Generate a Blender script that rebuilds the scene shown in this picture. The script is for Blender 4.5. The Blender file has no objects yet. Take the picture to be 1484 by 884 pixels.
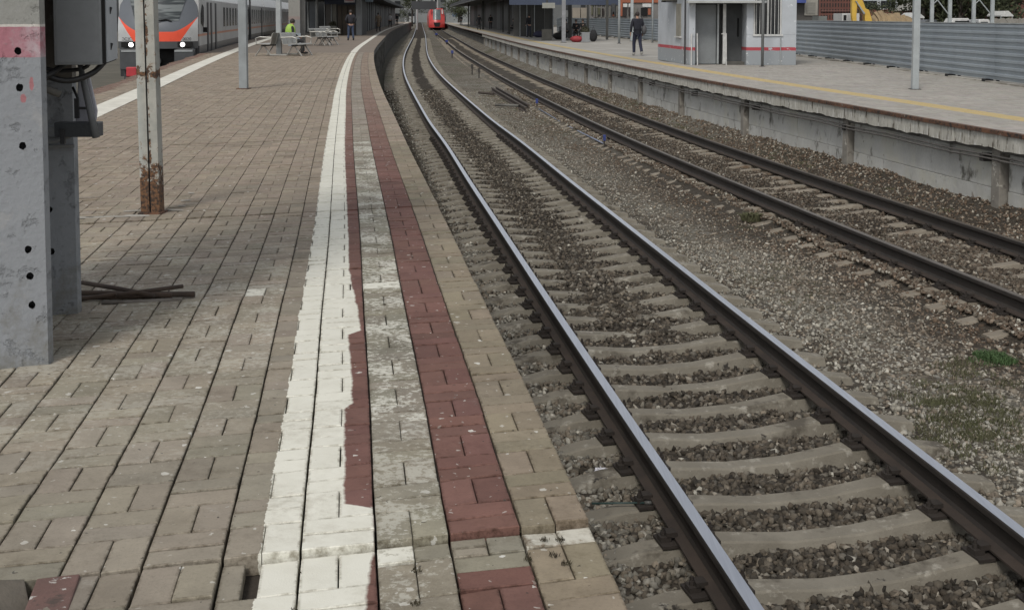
import bpy, bmesh, math, random
import numpy as np
from mathutils import Vector, Matrix
random.seed(7); RNG = np.random.default_rng(11)
scn = bpy.context.scene
C = scn.collection
R = math.radians

# ------------------------------------------------------------ camera
EYE = 1.42
cd = bpy.data.cameras.new('camera'); cam = bpy.data.objects.new('camera', cd); C.objects.link(cam)
cam.location = (0, 0.1, EYE); cam.rotation_euler = (R(90 - 3.9), 0, 0)
cd.sensor_width = 36; cd.lens = 1772 / 1484 * 36; cd.shift_y = -0.2003
cd.clip_start = 0.05; cd.clip_end = 5000
scn.camera = cam
scn.render.resolution_x = 1024; scn.render.resolution_y = 609

# ------------------------------------------------------------ daylight (overcast)
w = bpy.data.worlds.new('World'); scn.world = w; w.use_nodes = True
nt = w.node_tree; nt.nodes.clear()
SUN_EL, SUN_AZ = 48, 200
sky = nt.nodes.new('ShaderNodeTexSky'); sky.sky_type = 'NISHITA'; sky.sun_disc = False
sky.sun_elevation = R(SUN_EL); sky.sun_rotation = R(SUN_AZ); sky.air_density = 1.0; sky.dust_density = 1.5
hs = nt.nodes.new('ShaderNodeHueSaturation'); hs.inputs['Saturation'].default_value = 0.16
bg = nt.nodes.new('ShaderNodeBackground'); bg.inputs['Strength'].default_value = 0.105
wo = nt.nodes.new('ShaderNodeOutputWorld')
nt.links.new(sky.outputs[0], hs.inputs['Color']); nt.links.new(hs.outputs[0], bg.inputs['Color']); nt.links.new(bg.outputs[0], wo.inputs[0])
sd = bpy.data.lights.new('sun', 'SUN'); sd.energy = 1.3; sd.angle = R(13); sd.color = (1, .955, .89)
sun = bpy.data.objects.new('sun', sd); C.objects.link(sun)
az = R(SUN_AZ); el = R(SUN_EL)
sdir = Vector((math.sin(az) * math.cos(el), math.cos(az) * math.cos(el), math.sin(el)))
sun.rotation_euler = (-sdir).to_track_quat('-Z', 'Y').to_euler()
scn.view_settings.view_transform = 'Standard'; scn.view_settings.look = 'None'
scn.view_settings.exposure = 0.45; scn.view_settings.gamma = 1

# ------------------------------------------------------------ helpers
def tag(o, label=None, cat=None, group=None, kind=None):
    if label: o['label'] = label
    if cat: o['category'] = cat
    if group: o['group'] = group
    if kind: o['kind'] = kind
    return o

def empty(name, loc=(0, 0, 0), rz=0, label=None, cat=None, group=None, kind=None):
    o = bpy.data.objects.new(name, None); C.objects.link(o); o.empty_display_size = .1
    o.location = loc; o.rotation_euler = (0, 0, rz)
    return tag(o, label, cat, group, kind)

def spot(px, py, z=0.0):
    """ground place (X, Y) of a point measured in the photograph at height z"""
    k = (EYE - z) / (py - 24.0)
    return (px - 742) * k, 1780 * k - .0682 * (EYE - z) + .1

def hz(py, Y):
    return EYE - (py - 24) / 1780 * Y
def hx(px, Y):
    return (px - 742) / 1780 * Y

class MB:
    def __init__(s): s.v = []; s.f = []; s.m = []; s.cur = 0
    def add(s, vs, fs, M=None):
        b = len(s.v)
        if M is not None: vs = [tuple(M @ Vector(v)) for v in vs]
        s.v += [tuple(v) for v in vs]; s.f += [tuple(i + b for i in f) for f in fs]; s.m += [s.cur] * len(fs)
        return s
    def box(s, x0, x1, y0, y1, z0, z1, M=None):
        vs = [(x, y, z) for z in (z0, z1) for x, y in ((x0, y0), (x1, y0), (x1, y1), (x0, y1))]
        return s.add(vs, [(3, 2, 1, 0), (4, 5, 6, 7), (0, 1, 5, 4), (1, 2, 6, 5), (2, 3, 7, 6), (3, 0, 4, 7)], M)
    def prism(s, pts, y0, y1, M=None):      # polygon in XZ extruded along Y
        n = len(pts)
        vs = [(x, y0, z) for x, z in pts] + [(x, y1, z) for x, z in pts]
        fs = [tuple(range(n)), tuple(range(2 * n - 1, n - 1, -1))] + [(i, i + n, (i + 1) % n + n, (i + 1) % n) for i in range(n)]
        return s.add(vs, fs, M)
    def tube(s, pts, r, n=8, M=None):
        pts = [Vector(p) for p in pts]; rs = r if isinstance(r, (list, tuple)) else [r] * len(pts)
        vs = []; up = Vector((0, 0, 1))
        for i, p in enumerate(pts):
            d = (pts[min(i + 1, len(pts) - 1)] - pts[max(i - 1, 0)]).normalized()
            a = d.cross(up if abs(d.z) < .95 else Vector((1, 0, 0))).normalized(); b = d.cross(a)
            for k in range(n):
                t = 2 * math.pi * k / n
                vs.append(tuple(p + (a * math.cos(t) + b * math.sin(t)) * rs[i]))
        fs = []
        for i in range(len(pts) - 1):
            for k in range(n):
                k2 = (k + 1) % n
                fs.append((i * n + k, i * n + k2, (i + 1) * n + k2, (i + 1) * n + k))
        fs += [tuple(range(n)), tuple(range(len(vs) - 1, len(vs) - n - 1, -1))]
        return s.add(vs, fs, M)
    def ball(s, c, r, n=8, M=None, sq=(1, 1, 1)):
        vs = [(c[0], c[1], c[2] - r * sq[2])]; fs = []
        h = n // 2
        for i in range(1, h):
            a = -math.pi / 2 + math.pi * i / h
            for k in range(n):
                t = 2 * math.pi * k / n
                vs.append((c[0] + r * sq[0] * math.cos(a) * math.cos(t), c[1] + r * sq[1] * math.cos(a) * math.sin(t), c[2] + r * sq[2] * math.sin(a)))
        vs.append((c[0], c[1], c[2] + r * sq[2])); L = len(vs) - 1
        for k in range(n):
            k2 = (k + 1) % n
            fs.append((0, 1 + k2, 1 + k)); fs.append((L, L - n + k, L - n + k2))
            for i in range(h - 2):
                fs.append((1 + i * n + k, 1 + i * n + k2, 1 + (i + 1) * n + k2, 1 + (i + 1) * n + k))
        return s.add(vs, fs, M)
    def build(s, name, mats, parent=None, smooth=False, bevel=0, loc=None):
        me = bpy.data.meshes.new(name); me.from_pydata(s.v, [], s.f); me.update()
        for m in (mats if isinstance(mats, (list, tuple)) else [mats]): me.materials.append(m)
        if max(s.m, default=0): me.polygons.foreach_set('material_index', s.m)
        bm = bmesh.new(); bm.from_mesh(me); bmesh.ops.recalc_face_normals(bm, faces=bm.faces); bm.to_mesh(me); bm.free()
        if smooth: me.polygons.foreach_set('use_smooth', [True] * len(me.polygons))
        o = bpy.data.objects.new(name, me); C.objects.link(o)
        if parent: o.parent = parent
        if loc: o.location = loc
        if bevel:
            b = o.modifiers.new('bevel', 'BEVEL'); b.width = bevel; b.segments = 2; b.limit_method = 'ANGLE'; b.angle_limit = R(35)
        return o

def T(x, y, z, rz=0, rx=0, ry=0):
    return Matrix.Translation((x, y, z)) @ Matrix.Rotation(rz, 4, 'Z') @ Matrix.Rotation(ry, 4, 'Y') @ Matrix.Rotation(rx, 4, 'X')

def copy_tree(o, parent=None):
    c = o.copy(); C.objects.link(c)
    if parent: c.parent = parent
    for ch in list(o.children): copy_tree(ch, c)
    return c

# ---- node materials
class NT:
    def __init__(s, name):
        s.m = bpy.data.materials.new(name); s.m.use_nodes = True; s.t = s.m.node_tree; s.t.nodes.clear()
        s.out = s.n('ShaderNodeOutputMaterial'); s.p = s.n('ShaderNodeBsdfPrincipled'); s.l(s.p.outputs[0], s.out.inputs[0])
    def n(s, t, **k):
        x = s.t.nodes.new(t)
        for a, b in k.items(): setattr(x, a, b)
        return x
    def l(s, a, b): s.t.links.new(a, b)
    def put(s, sock, v):
        if hasattr(v, 'is_linked') or isinstance(v, bpy.types.NodeSocket): s.l(v, sock)
        else: sock.default_value = (tuple(v) + (1,)) if isinstance(v, (tuple, list)) and len(v) == 3 and len(sock.default_value) == 4 else v
    def math(s, op, a, b=0.0, c=None, clamp=False):
        x = s.n('ShaderNodeMath', operation=op, use_clamp=clamp); s.put(x.inputs[0], a); s.put(x.inputs[1], b)
        if c is not None: s.put(x.inputs[2], c)
        return x.outputs[0]
    def noise(s, vec, scale, detail=4, rough=.55, w=None, out=0):
        x = s.n('ShaderNodeTexNoise'); x.inputs['Scale'].default_value = scale; x.inputs['Detail'].default_value = detail; x.inputs['Roughness'].default_value = rough
        if w is not None: x.noise_dimensions = '4D'; s.put(x.inputs['W'], w)
        if vec is not None: s.l(vec, x.inputs['Vector'])
        return x.outputs[out]
    def ramp(s, fac, lo, hi, clampv=(0, 1)):
        x = s.n('ShaderNodeMapRange'); s.put(x.inputs[0], fac); x.inputs[1].default_value = lo; x.inputs[2].default_value = hi
        x.inputs[3].default_value = clampv[0]; x.inputs[4].default_value = clampv[1]
        return x.outputs[0]
    def mix(s, fac, a, b, mode='MIX'):
        x = s.n('ShaderNodeMix', data_type='RGBA', blend_type=mode); s.put(x.inputs[0], fac); s.put(x.inputs[6], a); s.put(x.inputs[7], b)
        return x.outputs[2]
    def bump(s, h, dist, strength=1.0, normal=None):
        x = s.n('ShaderNodeBump'); x.inputs['Strength'].default_value = strength; x.inputs['Distance'].default_value = dist; s.l(h, x.inputs['Height'])
        if normal is not None: s.l(normal, x.inputs['Normal'])
        return x.outputs[0]
    def coord(s, k='Object'): return s.n('ShaderNodeTexCoord').outputs[k]
    def pos(s): return s.n('ShaderNodeNewGeometry').outputs['Position']
    def rnd(s): return s.n('ShaderNodeObjectInfo').outputs['Random']
    def attr(s, name, out='Color'):
        return s.n('ShaderNodeAttribute', attribute_name=name).outputs[out]

def mat(name, c1, c2=None, scale=3, rough=.8, metal=0, bump=.002, bscale=60, stains=(), lo=.35, hi=.65, spec=.5, stretch=None):
    """two-tone worn surface; stains = [(colour, scale, lo, hi)]"""
    t = NT(name); c2 = c2 or tuple(x * .75 for x in c1)
    v = t.coord('Object')
    if stretch:
        mp = t.n('ShaderNodeMapping'); mp.inputs['Scale'].default_value = stretch; t.l(v, mp.inputs[0]); v = mp.outputs[0]
    r = t.math('MULTIPLY', t.rnd(), 17.0)
    f = t.ramp(t.noise(v, scale, 6, .6, r), lo, hi)
    col = t.mix(f, c2, c1)
    f2 = t.ramp(t.noise(v, scale * 12, 3, .6, r), .3, .7, (.86, 1.1))
    col = t.mix(1.0, col, f2, 'MULTIPLY') if False else t.mix(t.ramp(t.noise(v, scale * 11, 3, .6, r), .42, .75, (0, .5)), col, tuple(x * .72 for x in c1))
    for i, (sc, ss, a, b) in enumerate(stains):
        col = t.mix(t.ramp(t.noise(v, ss, 5, .65, t.math('ADD', r, 3.3 * (i + 1))), a, b), col, sc)
    t.l(col, t.p.inputs['Base Color']); t.p.inputs['Roughness'].default_value = rough; t.p.inputs['Metallic'].default_value = metal
    t.p.inputs['Specular IOR Level'].default_value = spec
    if bump: t.l(t.bump(t.noise(v, bscale, 4, .6, r), bump), t.p.inputs['Normal'])
    return t.m

# ------------------------------------------------------------ curves
class Curve:
    """smooth line on the ground: pts = (Y, X) pairs"""
    def __init__(s, pts, y0, y1):
        P = np.array(sorted(pts), float); y, x = P[:, 0], P[:, 1]; n = len(y); h = np.diff(y)
        A = np.zeros((n, n)); b = np.zeros(n); A[0, 0] = A[-1, -1] = 1
        for i in range(1, n - 1):
            A[i, i - 1] = h[i - 1]; A[i, i] = 2 * (h[i - 1] + h[i]); A[i, i + 1] = h[i]
            b[i] = 6 * ((x[i + 1] - x[i]) / h[i] - (x[i] - x[i - 1]) / h[i - 1])
        M = np.linalg.solve(A, b)
        Y = np.concatenate([np.arange(y0, min(60, y1), .05), np.arange(min(60, y1), y1 + .5, .5)])
        k = np.clip(np.searchsorted(y, Y) - 1, 0, n - 2); hh = h[k]; a = (y[k + 1] - Y) / hh; c = (Y - y[k]) / hh
        X = a * x[k] + c * x[k + 1] + ((a ** 3 - a) * M[k] + (c ** 3 - c) * M[k + 1]) * hh ** 2 / 6
        lo = Y < y[0]; hi = Y > y[-1]
        s0 = (x[1] - x[0]) / h[0] - h[0] / 6 * M[1]; s1 = (x[-1] - x[-2]) / h[-1] + h[-1] / 6 * M[-2]
        X[lo] = x[0] + s0 * (Y[lo] - y[0]); X[hi] = x[-1] + s1 * (Y[hi] - y[-1])
        s.Y, s.X = Y, X; s.S = np.concatenate([[0], np.cumsum(np.hypot(np.diff(X), np.diff(Y)))])
        s.S -= np.interp(0, Y, s.S); tx = np.gradient(X, s.S); ty = np.gradient(Y, s.S); l = np.hypot(tx, ty); s.tx, s.ty = tx / l, ty / l
    def s_at(s, Y): return float(np.interp(Y, s.Y, s.S))
    def x_at(s, Y): return np.interp(Y, s.Y, s.X)
    def at(s, ss, off=0.0):                 # off > 0 to the right
        x = np.interp(ss, s.S, s.X); y = np.interp(ss, s.S, s.Y); tx = np.interp(ss, s.S, s.tx); ty = np.interp(ss, s.S, s.ty)
        return x + ty * off, y - tx * off
    def ang(s, ss):                         # rotation about z taking +Y onto the tangent
        return math.atan2(-float(np.interp(ss, s.S, s.tx)), float(np.interp(ss, s.S, s.ty)))

EDGE = Curve([(-3, .96), (0, .63), (2.94, .29), (3.76, .18), (4.54, .08), (5.64, -.07), (7.52, -.32), (9.57, -.60), (12.39, -.99), (18.8, -1.85), (22, -2.28), (27.2, -2.95), (36.1, -4.04), (49, -5.5), (70, -7.45), (110, -10.9), (194, -17), (300, -24.5)], -4, 320)
LEFT = Curve([(-3, -4.0), (5, -5.1), (13, -6.35), (23.4, -8.05), (34.2, -9.86), (49.6, -12.3), (70, -15.3), (110, -20.5), (194, -30), (300, -42)], -4, 320)
AX1 = Curve([(-5, 3.1), (0, 2.52), (6.25, 1.80), (8.2, 1.55), (12.4, 1.02), (16, .575), (20, .08), (26, -.645), (30, -1.17), (35, -1.77), (42, -2.58), (54, -3.9), (75, -5.85), (110, -8.5), (160, -12.1), (220, -16.6), (600, -45)], -6, 620)
AX2 = Curve([(-5, 8.3), (0, 7.5), (8, 6.2), (14.15, 5.2), (17, 4.75), (22.5, 3.92), (28, 3.17), (39, 1.9), (49.5, .78), (68, -.98), (88.7, -2.85), (136, -6.6), (165, -8.9), (220, -13.1), (600, -40)], -6, 620)
EDGE2 = Curve([(-3, 9.9), (0, 9.35), (8, 8.05), (12, 7.4), (16.1, 6.75), (18.4, 6.38), (21.7, 5.92), (24.7, 5.48), (26.6, 5.2), (32.5, 4.42), (43.7, 3.18), (63.5, 1.15), (90, -1.1), (136, -4.7), (165, -7.0), (220, -11.2), (300, -17)], -4, 320)
FEN = Curve([(-10, 11.45), (20, 11.45), (40, 11.45), (50, 11.4), (60, 10.7), (77, 8.9), (95, 6.9), (130, 3.2), (200, -2.5)], -4, 150)
AX3 = Curve([(y, float(LEFT.x_at(y)) - 1.92) for y in (-3, 5, 13, 23.4, 34, 50, 70, 110, 194, 300)], -4, 320)
RAIL = -1.22; SLP = -1.42; ZR = -.15

# ------------------------------------------------------------ paving
def paving_material():
    t = NT('paving_brick')
    col = t.attr('col'); sep = t.n('ShaderNodeSeparateXYZ'); t.l(t.attr('st', 'Vector'), sep.inputs[0])
    tt, ss, ww = sep.outputs[0], sep.outputs[1], sep.outputs[2]
    P = t.pos()
    n1 = t.noise(P, 1.3, 4); n2 = t.noise(P, 9, 5, .65); n3 = t.noise(P, 120, 3, .6)
    c = t.mix(t.ramp(n1, .38, .62, (0, .5)), col, t.mix(1, col, (.66, .67, .66), 'MULTIPLY'))
    c = t.mix(t.ramp(n2, .4, .75, (0, .55)), c, t.mix(1, col, (1.32, 1.33, 1.32), 'MULTIPLY'))
    c = t.mix(t.ramp(n3, .5, .8, (0, .4)), c, t.mix(1, col, (.5, .5, .5), 'MULTIPLY'))
    # worn old paint on the middle course
    wn = t.noise(P, 38, 8, .75); mp = t.n('ShaderNodeMapping'); mp.inputs['Scale'].default_value = (6, 28, 6); t.l(P, mp.inputs[0])
    wn2 = t.noise(mp.outputs[0], 1.0, 5, .7)
    wm = t.math('MULTIPLY', ww, t.ramp(t.math('ADD', t.math('MULTIPLY', wn, .55), t.math('ADD', t.math('MULTIPLY', wn2, .12), t.math('MULTIPLY', t.noise(P, 3.5, 3), .33))), .50, .545, (0, .85)))
    c = t.mix(wm, c, (.60, .59, .52))
    # droppings and lime specks
    vo = t.n('ShaderNodeTexVoronoi', voronoi_dimensions='2D'); vo.inputs['Scale'].default_value = 8.5; vo.inputs['Randomness'].default_value = 1
    wv = t.n('ShaderNodeVectorMath', operation='ADD'); nv = t.n('ShaderNodeVectorMath', operation='SCALE'); nz = t.noise(P, 40, 2, .5, out=1)
    t.l(nz, nv.inputs[0]); nv.inputs['Scale'].default_value = .035; t.l(P, wv.inputs[0]); t.l(nv.outputs[0], wv.inputs[1]); t.l(wv.outputs[0], vo.inputs['Vector'])
    sc = t.n('ShaderNodeSeparateXYZ'); t.l(vo.outputs['Color'], sc.inputs[0])
    rad = t.math('MULTIPLY', t.ramp(sc.outputs[0], .70, 1.0), .115)
    sp = t.math('LESS_THAN', vo.outputs['Distance'], rad)
    sp = t.math('MULTIPLY', sp, t.ramp(sc.outputs[1], 0, 1, (.35, .95)))
    c = t.mix(sp, c, (.62, .61, .56))
    v2 = t.n('ShaderNodeTexVoronoi', voronoi_dimensions='2D'); v2.inputs['Scale'].default_value = 26; t.l(wv.outputs[0], v2.inputs['Vector']); s2 = t.n('ShaderNodeSeparateXYZ'); t.l(v2.outputs['Color'], s2.inputs[0])
    c = t.mix(t.math('MULTIPLY', t.math('LESS_THAN', v2.outputs['Distance'], t.math('MULTIPLY', t.ramp(s2.outputs[0], .80, 1.0), .16)), t.ramp(s2.outputs[2], 0, 1, (.2, .8))), c, (.56, .55, .50))
    c = t.mix(t.math('MULTIPLY', t.math('LESS_THAN', v2.outputs['Distance'], t.math('MULTIPLY', t.ramp(s2.outputs[1], .90, 1.0), .12)), .8), c, (.04, .035, .03))
    lime = t.ramp(t.noise(P, 5, 8, .8), .60, .68, (0, .55)); c = t.mix(t.math('MULTIPLY', lime, t.ramp(t.noise(P, .8, 2), .5, .62)), c, (.48, .47, .43))
    # the two edges of the fresh white line, given along the platform
    st = PAINT
    rp = t.n('ShaderNodeValToRGB'); t.l(t.math('DIVIDE', ss, 14.0), rp.inputs[0]); el = rp.color_ramp.elements
    el[0].position = 0; el[0].color = (0,) * 3 + (1,); el[1].position = 1
    for i, (s_, v_) in enumerate(st):
        e = el[0] if i == 0 else (el[1] if i == 1 else el.new(s_ / 14.0)); e.position = s_ / 14.0; e.color = (v_, v_, v_, 1)
    edge_n = t.math('MULTIPLY', t.math('SUBTRACT', t.noise(P, 55, 3), .5), .011)
    edge_n2 = t.math('MULTIPLY', t.math('SUBTRACT', t.noise(P, 7, 3), .5), .024)
    tb = t.math('ADD', t.math('ADD', t.math('MULTIPLY', rp.outputs[0], .2), .6), t.math('ADD', edge_n, edge_n2))
    a = t.ramp(t.math('SUBTRACT', tt, tb), -.003, .006)
    tl = t.math('ADD', .905, t.math('MULTIPLY', edge_n, 1.5))
    b = t.math('LESS_THAN', tt, t.math('ADD', tl, t.math('MULTIPLY', edge_n2, 1.0)))
    pm = t.math('MULTIPLY', t.math('MULTIPLY', a, b), t.ramp(t.noise(P, 45, 5, .75), .27, .33, (.35, 1)))
    fl = t.attr('fresh', 'Fac')
    pm = t.math('MAXIMUM', pm, t.math('MULTIPLY', fl, t.ramp(t.noise(P, 14, 5, .7), .38, .5, (0, .9))))
    wc = t.mix(t.ramp(n2, .45, .75, (0, .5)), (.69, .68, .60), (.57, .555, .47))
    c = t.mix(pm, c, wc)
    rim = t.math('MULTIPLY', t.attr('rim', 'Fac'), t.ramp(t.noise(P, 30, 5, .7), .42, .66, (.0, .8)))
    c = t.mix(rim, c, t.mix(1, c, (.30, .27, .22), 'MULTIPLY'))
    # foot grime drifting over bricks and paint alike
    gr = t.math('MULTIPLY', t.ramp(t.noise(P, 2.3, 7, .7), .46, .64), t.ramp(t.noise(P, 26, 6, .75), .42, .62))
    c = t.mix(t.math('MULTIPLY', gr, .42), c, t.mix(1, c, (.45, .41, .35), 'MULTIPLY'))
    t.l(c, t.p.inputs['Base Color']); t.p.inputs['Roughness'].default_value = .85; t.p.inputs['Specular IOR Level'].default_value = .3
    h = t.math('ADD', t.math('MULTIPLY', t.noise(P, 260, 3, .6), .35), t.math('MULTIPLY', n2, .9))
    t.l(t.bump(h, .0022), t.p.inputs['Normal'])
    return t.m

def sY(Y, e=EDGE): return e.s_at(Y)
def edgeY(py): return 1780 * EYE / (py - 24) + .09
# (s, value 0..1) where value*0.2+0.6 is the right edge of the white line
PAINT = [(0, .15), (sY(edgeY(870)), .17), (sY(edgeY(800)), .1), (sY(edgeY(778)), -.0), (sY(edgeY(724)), .0), (sY(edgeY(719)), .42), (sY(edgeY(660)), .43),
         (sY(edgeY(582)), .45), (sY(edgeY(579)), .31), (sY(edgeY(538)), .32), (sY(edgeY(478)), .38), (sY(edgeY(475)), .08), (sY(edgeY(440)), .16), (sY(edgeY(414)), .25),
         (sY(edgeY(384)), .35), (sY(edgeY(316)), .39), (sY(edgeY(180)), .45), (13.9, .45)]
SKY_ = [0, 3, 6, 9, 14, 30]; SKV = [.12, .12, .12, .19, .3, .0]
def skew(s): return np.interp(s, SKY_, SKV)
def P_left(s, t):
    x, y = EDGE.at(s - skew(s) * t, -t * 1.003)
    return x, y
def P_right(s, t):
    return EDGE2.at(s, t)

class Bricks:
    def __init__(s): s.v = []; s.f = []; s.c = []; s.u = []; s.w = []; s.e = []
    def add(s, P, s0, s1, t0, t1, z, col, wear=0, fresh=0, full=True, tilt=(0, 0), g=.0028):
        j = [random.uniform(-.0016, .0016) for _ in range(4)]
        a0, a1, b0, b1 = s0 + g * .62 + j[0] * .7, s1 - g * .62 + j[1] * .7, t0 + (g * 1.15 if abs(t0 * 5 - round(t0 * 5)) < .1 else g * .6) + j[2] * .6, t1 - (g * 1.15 if abs(t1 * 5 - round(t1 * 5)) < .1 else g * .6) + j[3] * .6
        ch = .0022
        base = len(s.v)
        rings = [(0, -.05), (0, z - ch), (ch, z), (ch + .007, z + .0003)] if full else [(0, z - .02), (0, z)]
        for k, (ins, zz) in enumerate(rings):
            for (S, Tt, i, jn) in ((a0 + ins, b0 + ins, -1, -1), (a0 + ins, b1 - ins, -1, 1), (a1 - ins, b1 - ins, 1, 1), (a1 - ins, b0 + ins, 1, -1)):
                x, y = P(S, Tt)
                s.v.append((float(x), float(y), zz + (tilt[0] * i + tilt[1] * jn if k else 0)))
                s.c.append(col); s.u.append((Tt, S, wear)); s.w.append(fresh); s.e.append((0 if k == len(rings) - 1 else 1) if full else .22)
        n = len(rings)
        for k in range(n - 1):
            for q in range(4):
                q2 = (q + 1) % 4
                s.f.append((base + k * 4 + q, base + k * 4 + q2, base + k * 4 + 4 + q2, base + k * 4 + 4 + q))
        o = base + (n - 1) * 4; s.f.append((o, o + 1, o + 2, o + 3))
    def build(s, name, m, parent, kind=None, share=None):
        me = bpy.data.meshes.new(name); me.from_pydata(s.v, [], s.f)
        a = me.attributes.new('col', 'FLOAT_COLOR', 'POINT'); a.data.foreach_set('color', [x for c in s.c for x in (c[0], c[1], c[2], 1)])
        a = me.attributes.new('st', 'FLOAT_VECTOR', 'POINT'); a.data.foreach_set('vector', [x for u in s.u for x in u])
        a = me.attributes.new('fresh', 'FLOAT', 'POINT'); a.data.foreach_set('value', s.w)
        a = me.attributes.new('rim', 'FLOAT', 'POINT'); a.data.foreach_set('value', s.e)
        me.materials.append(m); me.update()
        bm = bmesh.new(); bm.from_mesh(me); bmesh.ops.recalc_face_normals(bm, faces=bm.faces); bm.to_mesh(me); bm.free()
        o = bpy.data.objects.new(name, me); C.objects.link(o); o.parent = parent
        if kind: o['kind'] = kind
        return o

PAVE = paving_material()
soil = mat('joint_soil', (.050, .040, .030), (.022, .018, .014), 8, .95, bump=.01, bscale=40)
conc_dark = mat('weathered_concrete', (.16, .155, .14), (.06, .056, .05), 1.2, .9, bump=.01, bscale=14, stains=[((.03, .027, .022), 2.2, .52, .7)])
def cj(c, a=.14, b=.025):
    k = random.gauss(1, a * .55); k = max(.7, min(1.35, k))
    return tuple(x * k * random.uniform(1 - b, 1 + b) for x in c)

platform = empty('platform', label='near brick paved station platform with a white line beside the tracks', kind='structure')
SEAMS = [sY(.6), sY(3.46), sY(6.54), sY(9.24), sY(9.50), sY(14.6), sY(19), sY(24), sY(30), sY(38), sY(48)]
SECZ = [-.014, .005, -.004, .003, -.002, .002, 0, -.003, .001, 0]
BROWN = (.262, .234, .186); EDGEC = (.245, .207, .150); RED = (.168, .087, .071); GREYB = (.25, .228, .178); FARB = (.285, .235, .182)
cells = []
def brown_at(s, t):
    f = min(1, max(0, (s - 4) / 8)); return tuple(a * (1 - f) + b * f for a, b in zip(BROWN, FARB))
for si in range(len(SEAMS) - 1):
    A, B = SEAMS[si], SEAMS[si + 1]
    for k in range(34):
        t0, t1 = .2 * k, .2 * k + .2
        xm, ym = P_left((A + B) / 2, t0); 
        s = A
        if si == 3:      # one row of headers laid across
            for h in (0, 1):
                cells.append((A, B, t0 + .1 * h, t0 + .1 * h + .1, si, k)); 
            continue
        ph = (k % 2 == 0)
        if si == 0: 
            s = B; seq = []
            along = (k >= 4) or (k % 2 == 1)
            if k == 1:      # patch of small odd blocks beyond the red
                cells += [(B - .1, B - .002, t0, t0 + .1, si, k), (B - .05, B, t0 + .1, t0 + .2, si, k), (B - .1, B - .05, t0 + .1, t0 + .2, si, k)]; s = B - .1; along = False
            if k == 2:
                cells += [(B - .1, B, t0, t0 + .1, si, k), (B - .1, B, t0 + .1, t0 + .2, si, k)]; s = B - .1; along = True
            if k == 0:
                cells += [(B - .1, B, t0, t0 + .1, si, k), (B - .1, B, t0 + .1, t0 + .2, si, k)]; s = B - .1; along = True
            while s > A:
                if along: cells += [(s - .2, s, t0, t0 + .1, si, k), (s - .2, s, t0 + .1, t1, si, k)]
                else: cells += [(s - .1, s, t0, t1, si, k), (s - .2, s - .1, t0, t1, si, k)]
                s -= .2; along = not along
            continue
        n = max(1, round((B - A) / .2)); L = (B - A) / n
        if k % 2 == 1 and si == 1: ph = False
        for i in range(n):
            if (i % 2 == 0) == (k % 2 == 1) if si != 1 else (i % 2 == 0) == (k % 2 == 0 and k > 0 or k == 0):
                cells += [(s, s + L, t0, t0 + .1, si, k), (s, s + L, t0 + .1, t1, si, k)]
            else:
                cells += [(s, s + L / 2, t0, t1, si, k), (s + L / 2, s + L, t0, t1, si, k)]
            s += L
items = []
for (a, b, t0, t1, si, k) in cells:
    x, y = P_left((a + b) / 2, (t0 + t1) / 2); x = float(x); y = float(y)
    if y < .4: continue
    lx = float(LEFT.x_at(y))
    if x < lx + .02: continue
    if si == 0 and x < -1.165 and y < 3.25: continue
    if si == 0 and k == 4 and t0 > .89 and b > SEAMS[1] - .01: t0, t1 = t0 + .04, t1
    dl = x - lx
    z = SECZ[si] + random.gauss(0, .0012)
    if si == 0 and k > 4: z = .001 + random.gauss(0, .0015)
    wear = 0; fresh = 0
    if k == 0: c = cj(EDGEC, .1)
    elif k == 1: c = cj(RED, .12)
    elif k == 2: c = cj(GREYB, .12); wear = 1.0 if 4.3 < y < 14 else .55
    elif k == 3: c = cj(RED, .12)
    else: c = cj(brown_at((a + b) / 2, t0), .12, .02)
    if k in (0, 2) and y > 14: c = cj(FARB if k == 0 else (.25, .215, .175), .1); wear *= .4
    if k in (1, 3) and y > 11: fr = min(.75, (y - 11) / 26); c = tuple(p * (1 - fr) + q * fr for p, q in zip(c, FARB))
    if si == 0 and k == 1 and b > SEAMS[1] - .11: c = cj(GREYB)
    if si == 0 and k == 2 and t0 > .49 and b > SEAMS[1] - .02: fresh = 1.2
    if si == 0 and k == 0 and b > SEAMS[1] - .02: fresh = .75
    if si == 2 and k == 2 and a < SEAMS[2] + .12 and t0 < .49: fresh = 1.5
    if si == 2 and k == 5 and a < SEAMS[2] + .1 and t0 > 1.09: fresh = 1
    if k > 4 and 3.9 < y < 8.6 and x < -.75: wear = .42 * math.exp(-((y - 5.9) / 2.0) ** 2) * (1 if x < -1 else .5); c = tuple(q_ * 1.07 for q_ in c)
    if si == 2 and k == 3 and t0 < .65 and abs(a - SEAMS[2]) < .01:
        items.append((y, a + .05, b, t1 - .034, t1, z, c, 0, 0, si)); t1 -= .037
    if si == 5 and abs(a - SEAMS[5]) < .01: a += .022
    if abs(a - SEAMS[si]) < .01: a += .004
    if abs(b - SEAMS[si + 1]) < .01: b -= .003
    if dl < .3: c = cj((.20, .13, .10), .1)
    elif dl > .85 and k > 6: pass
    inv = abs(x / max(y, .1)) < .46 and y > 2.6
    items.append((y if inv else y + 500, a, b, t0, t1, z, c, wear, fresh, si))
items.sort(key=lambda q: q[0])
cols_done = set()
near, rest = items[:300], items[300:]
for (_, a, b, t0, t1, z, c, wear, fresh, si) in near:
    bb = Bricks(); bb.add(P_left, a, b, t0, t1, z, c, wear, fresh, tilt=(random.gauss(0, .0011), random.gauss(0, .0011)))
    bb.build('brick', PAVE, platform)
bb = Bricks()
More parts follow.
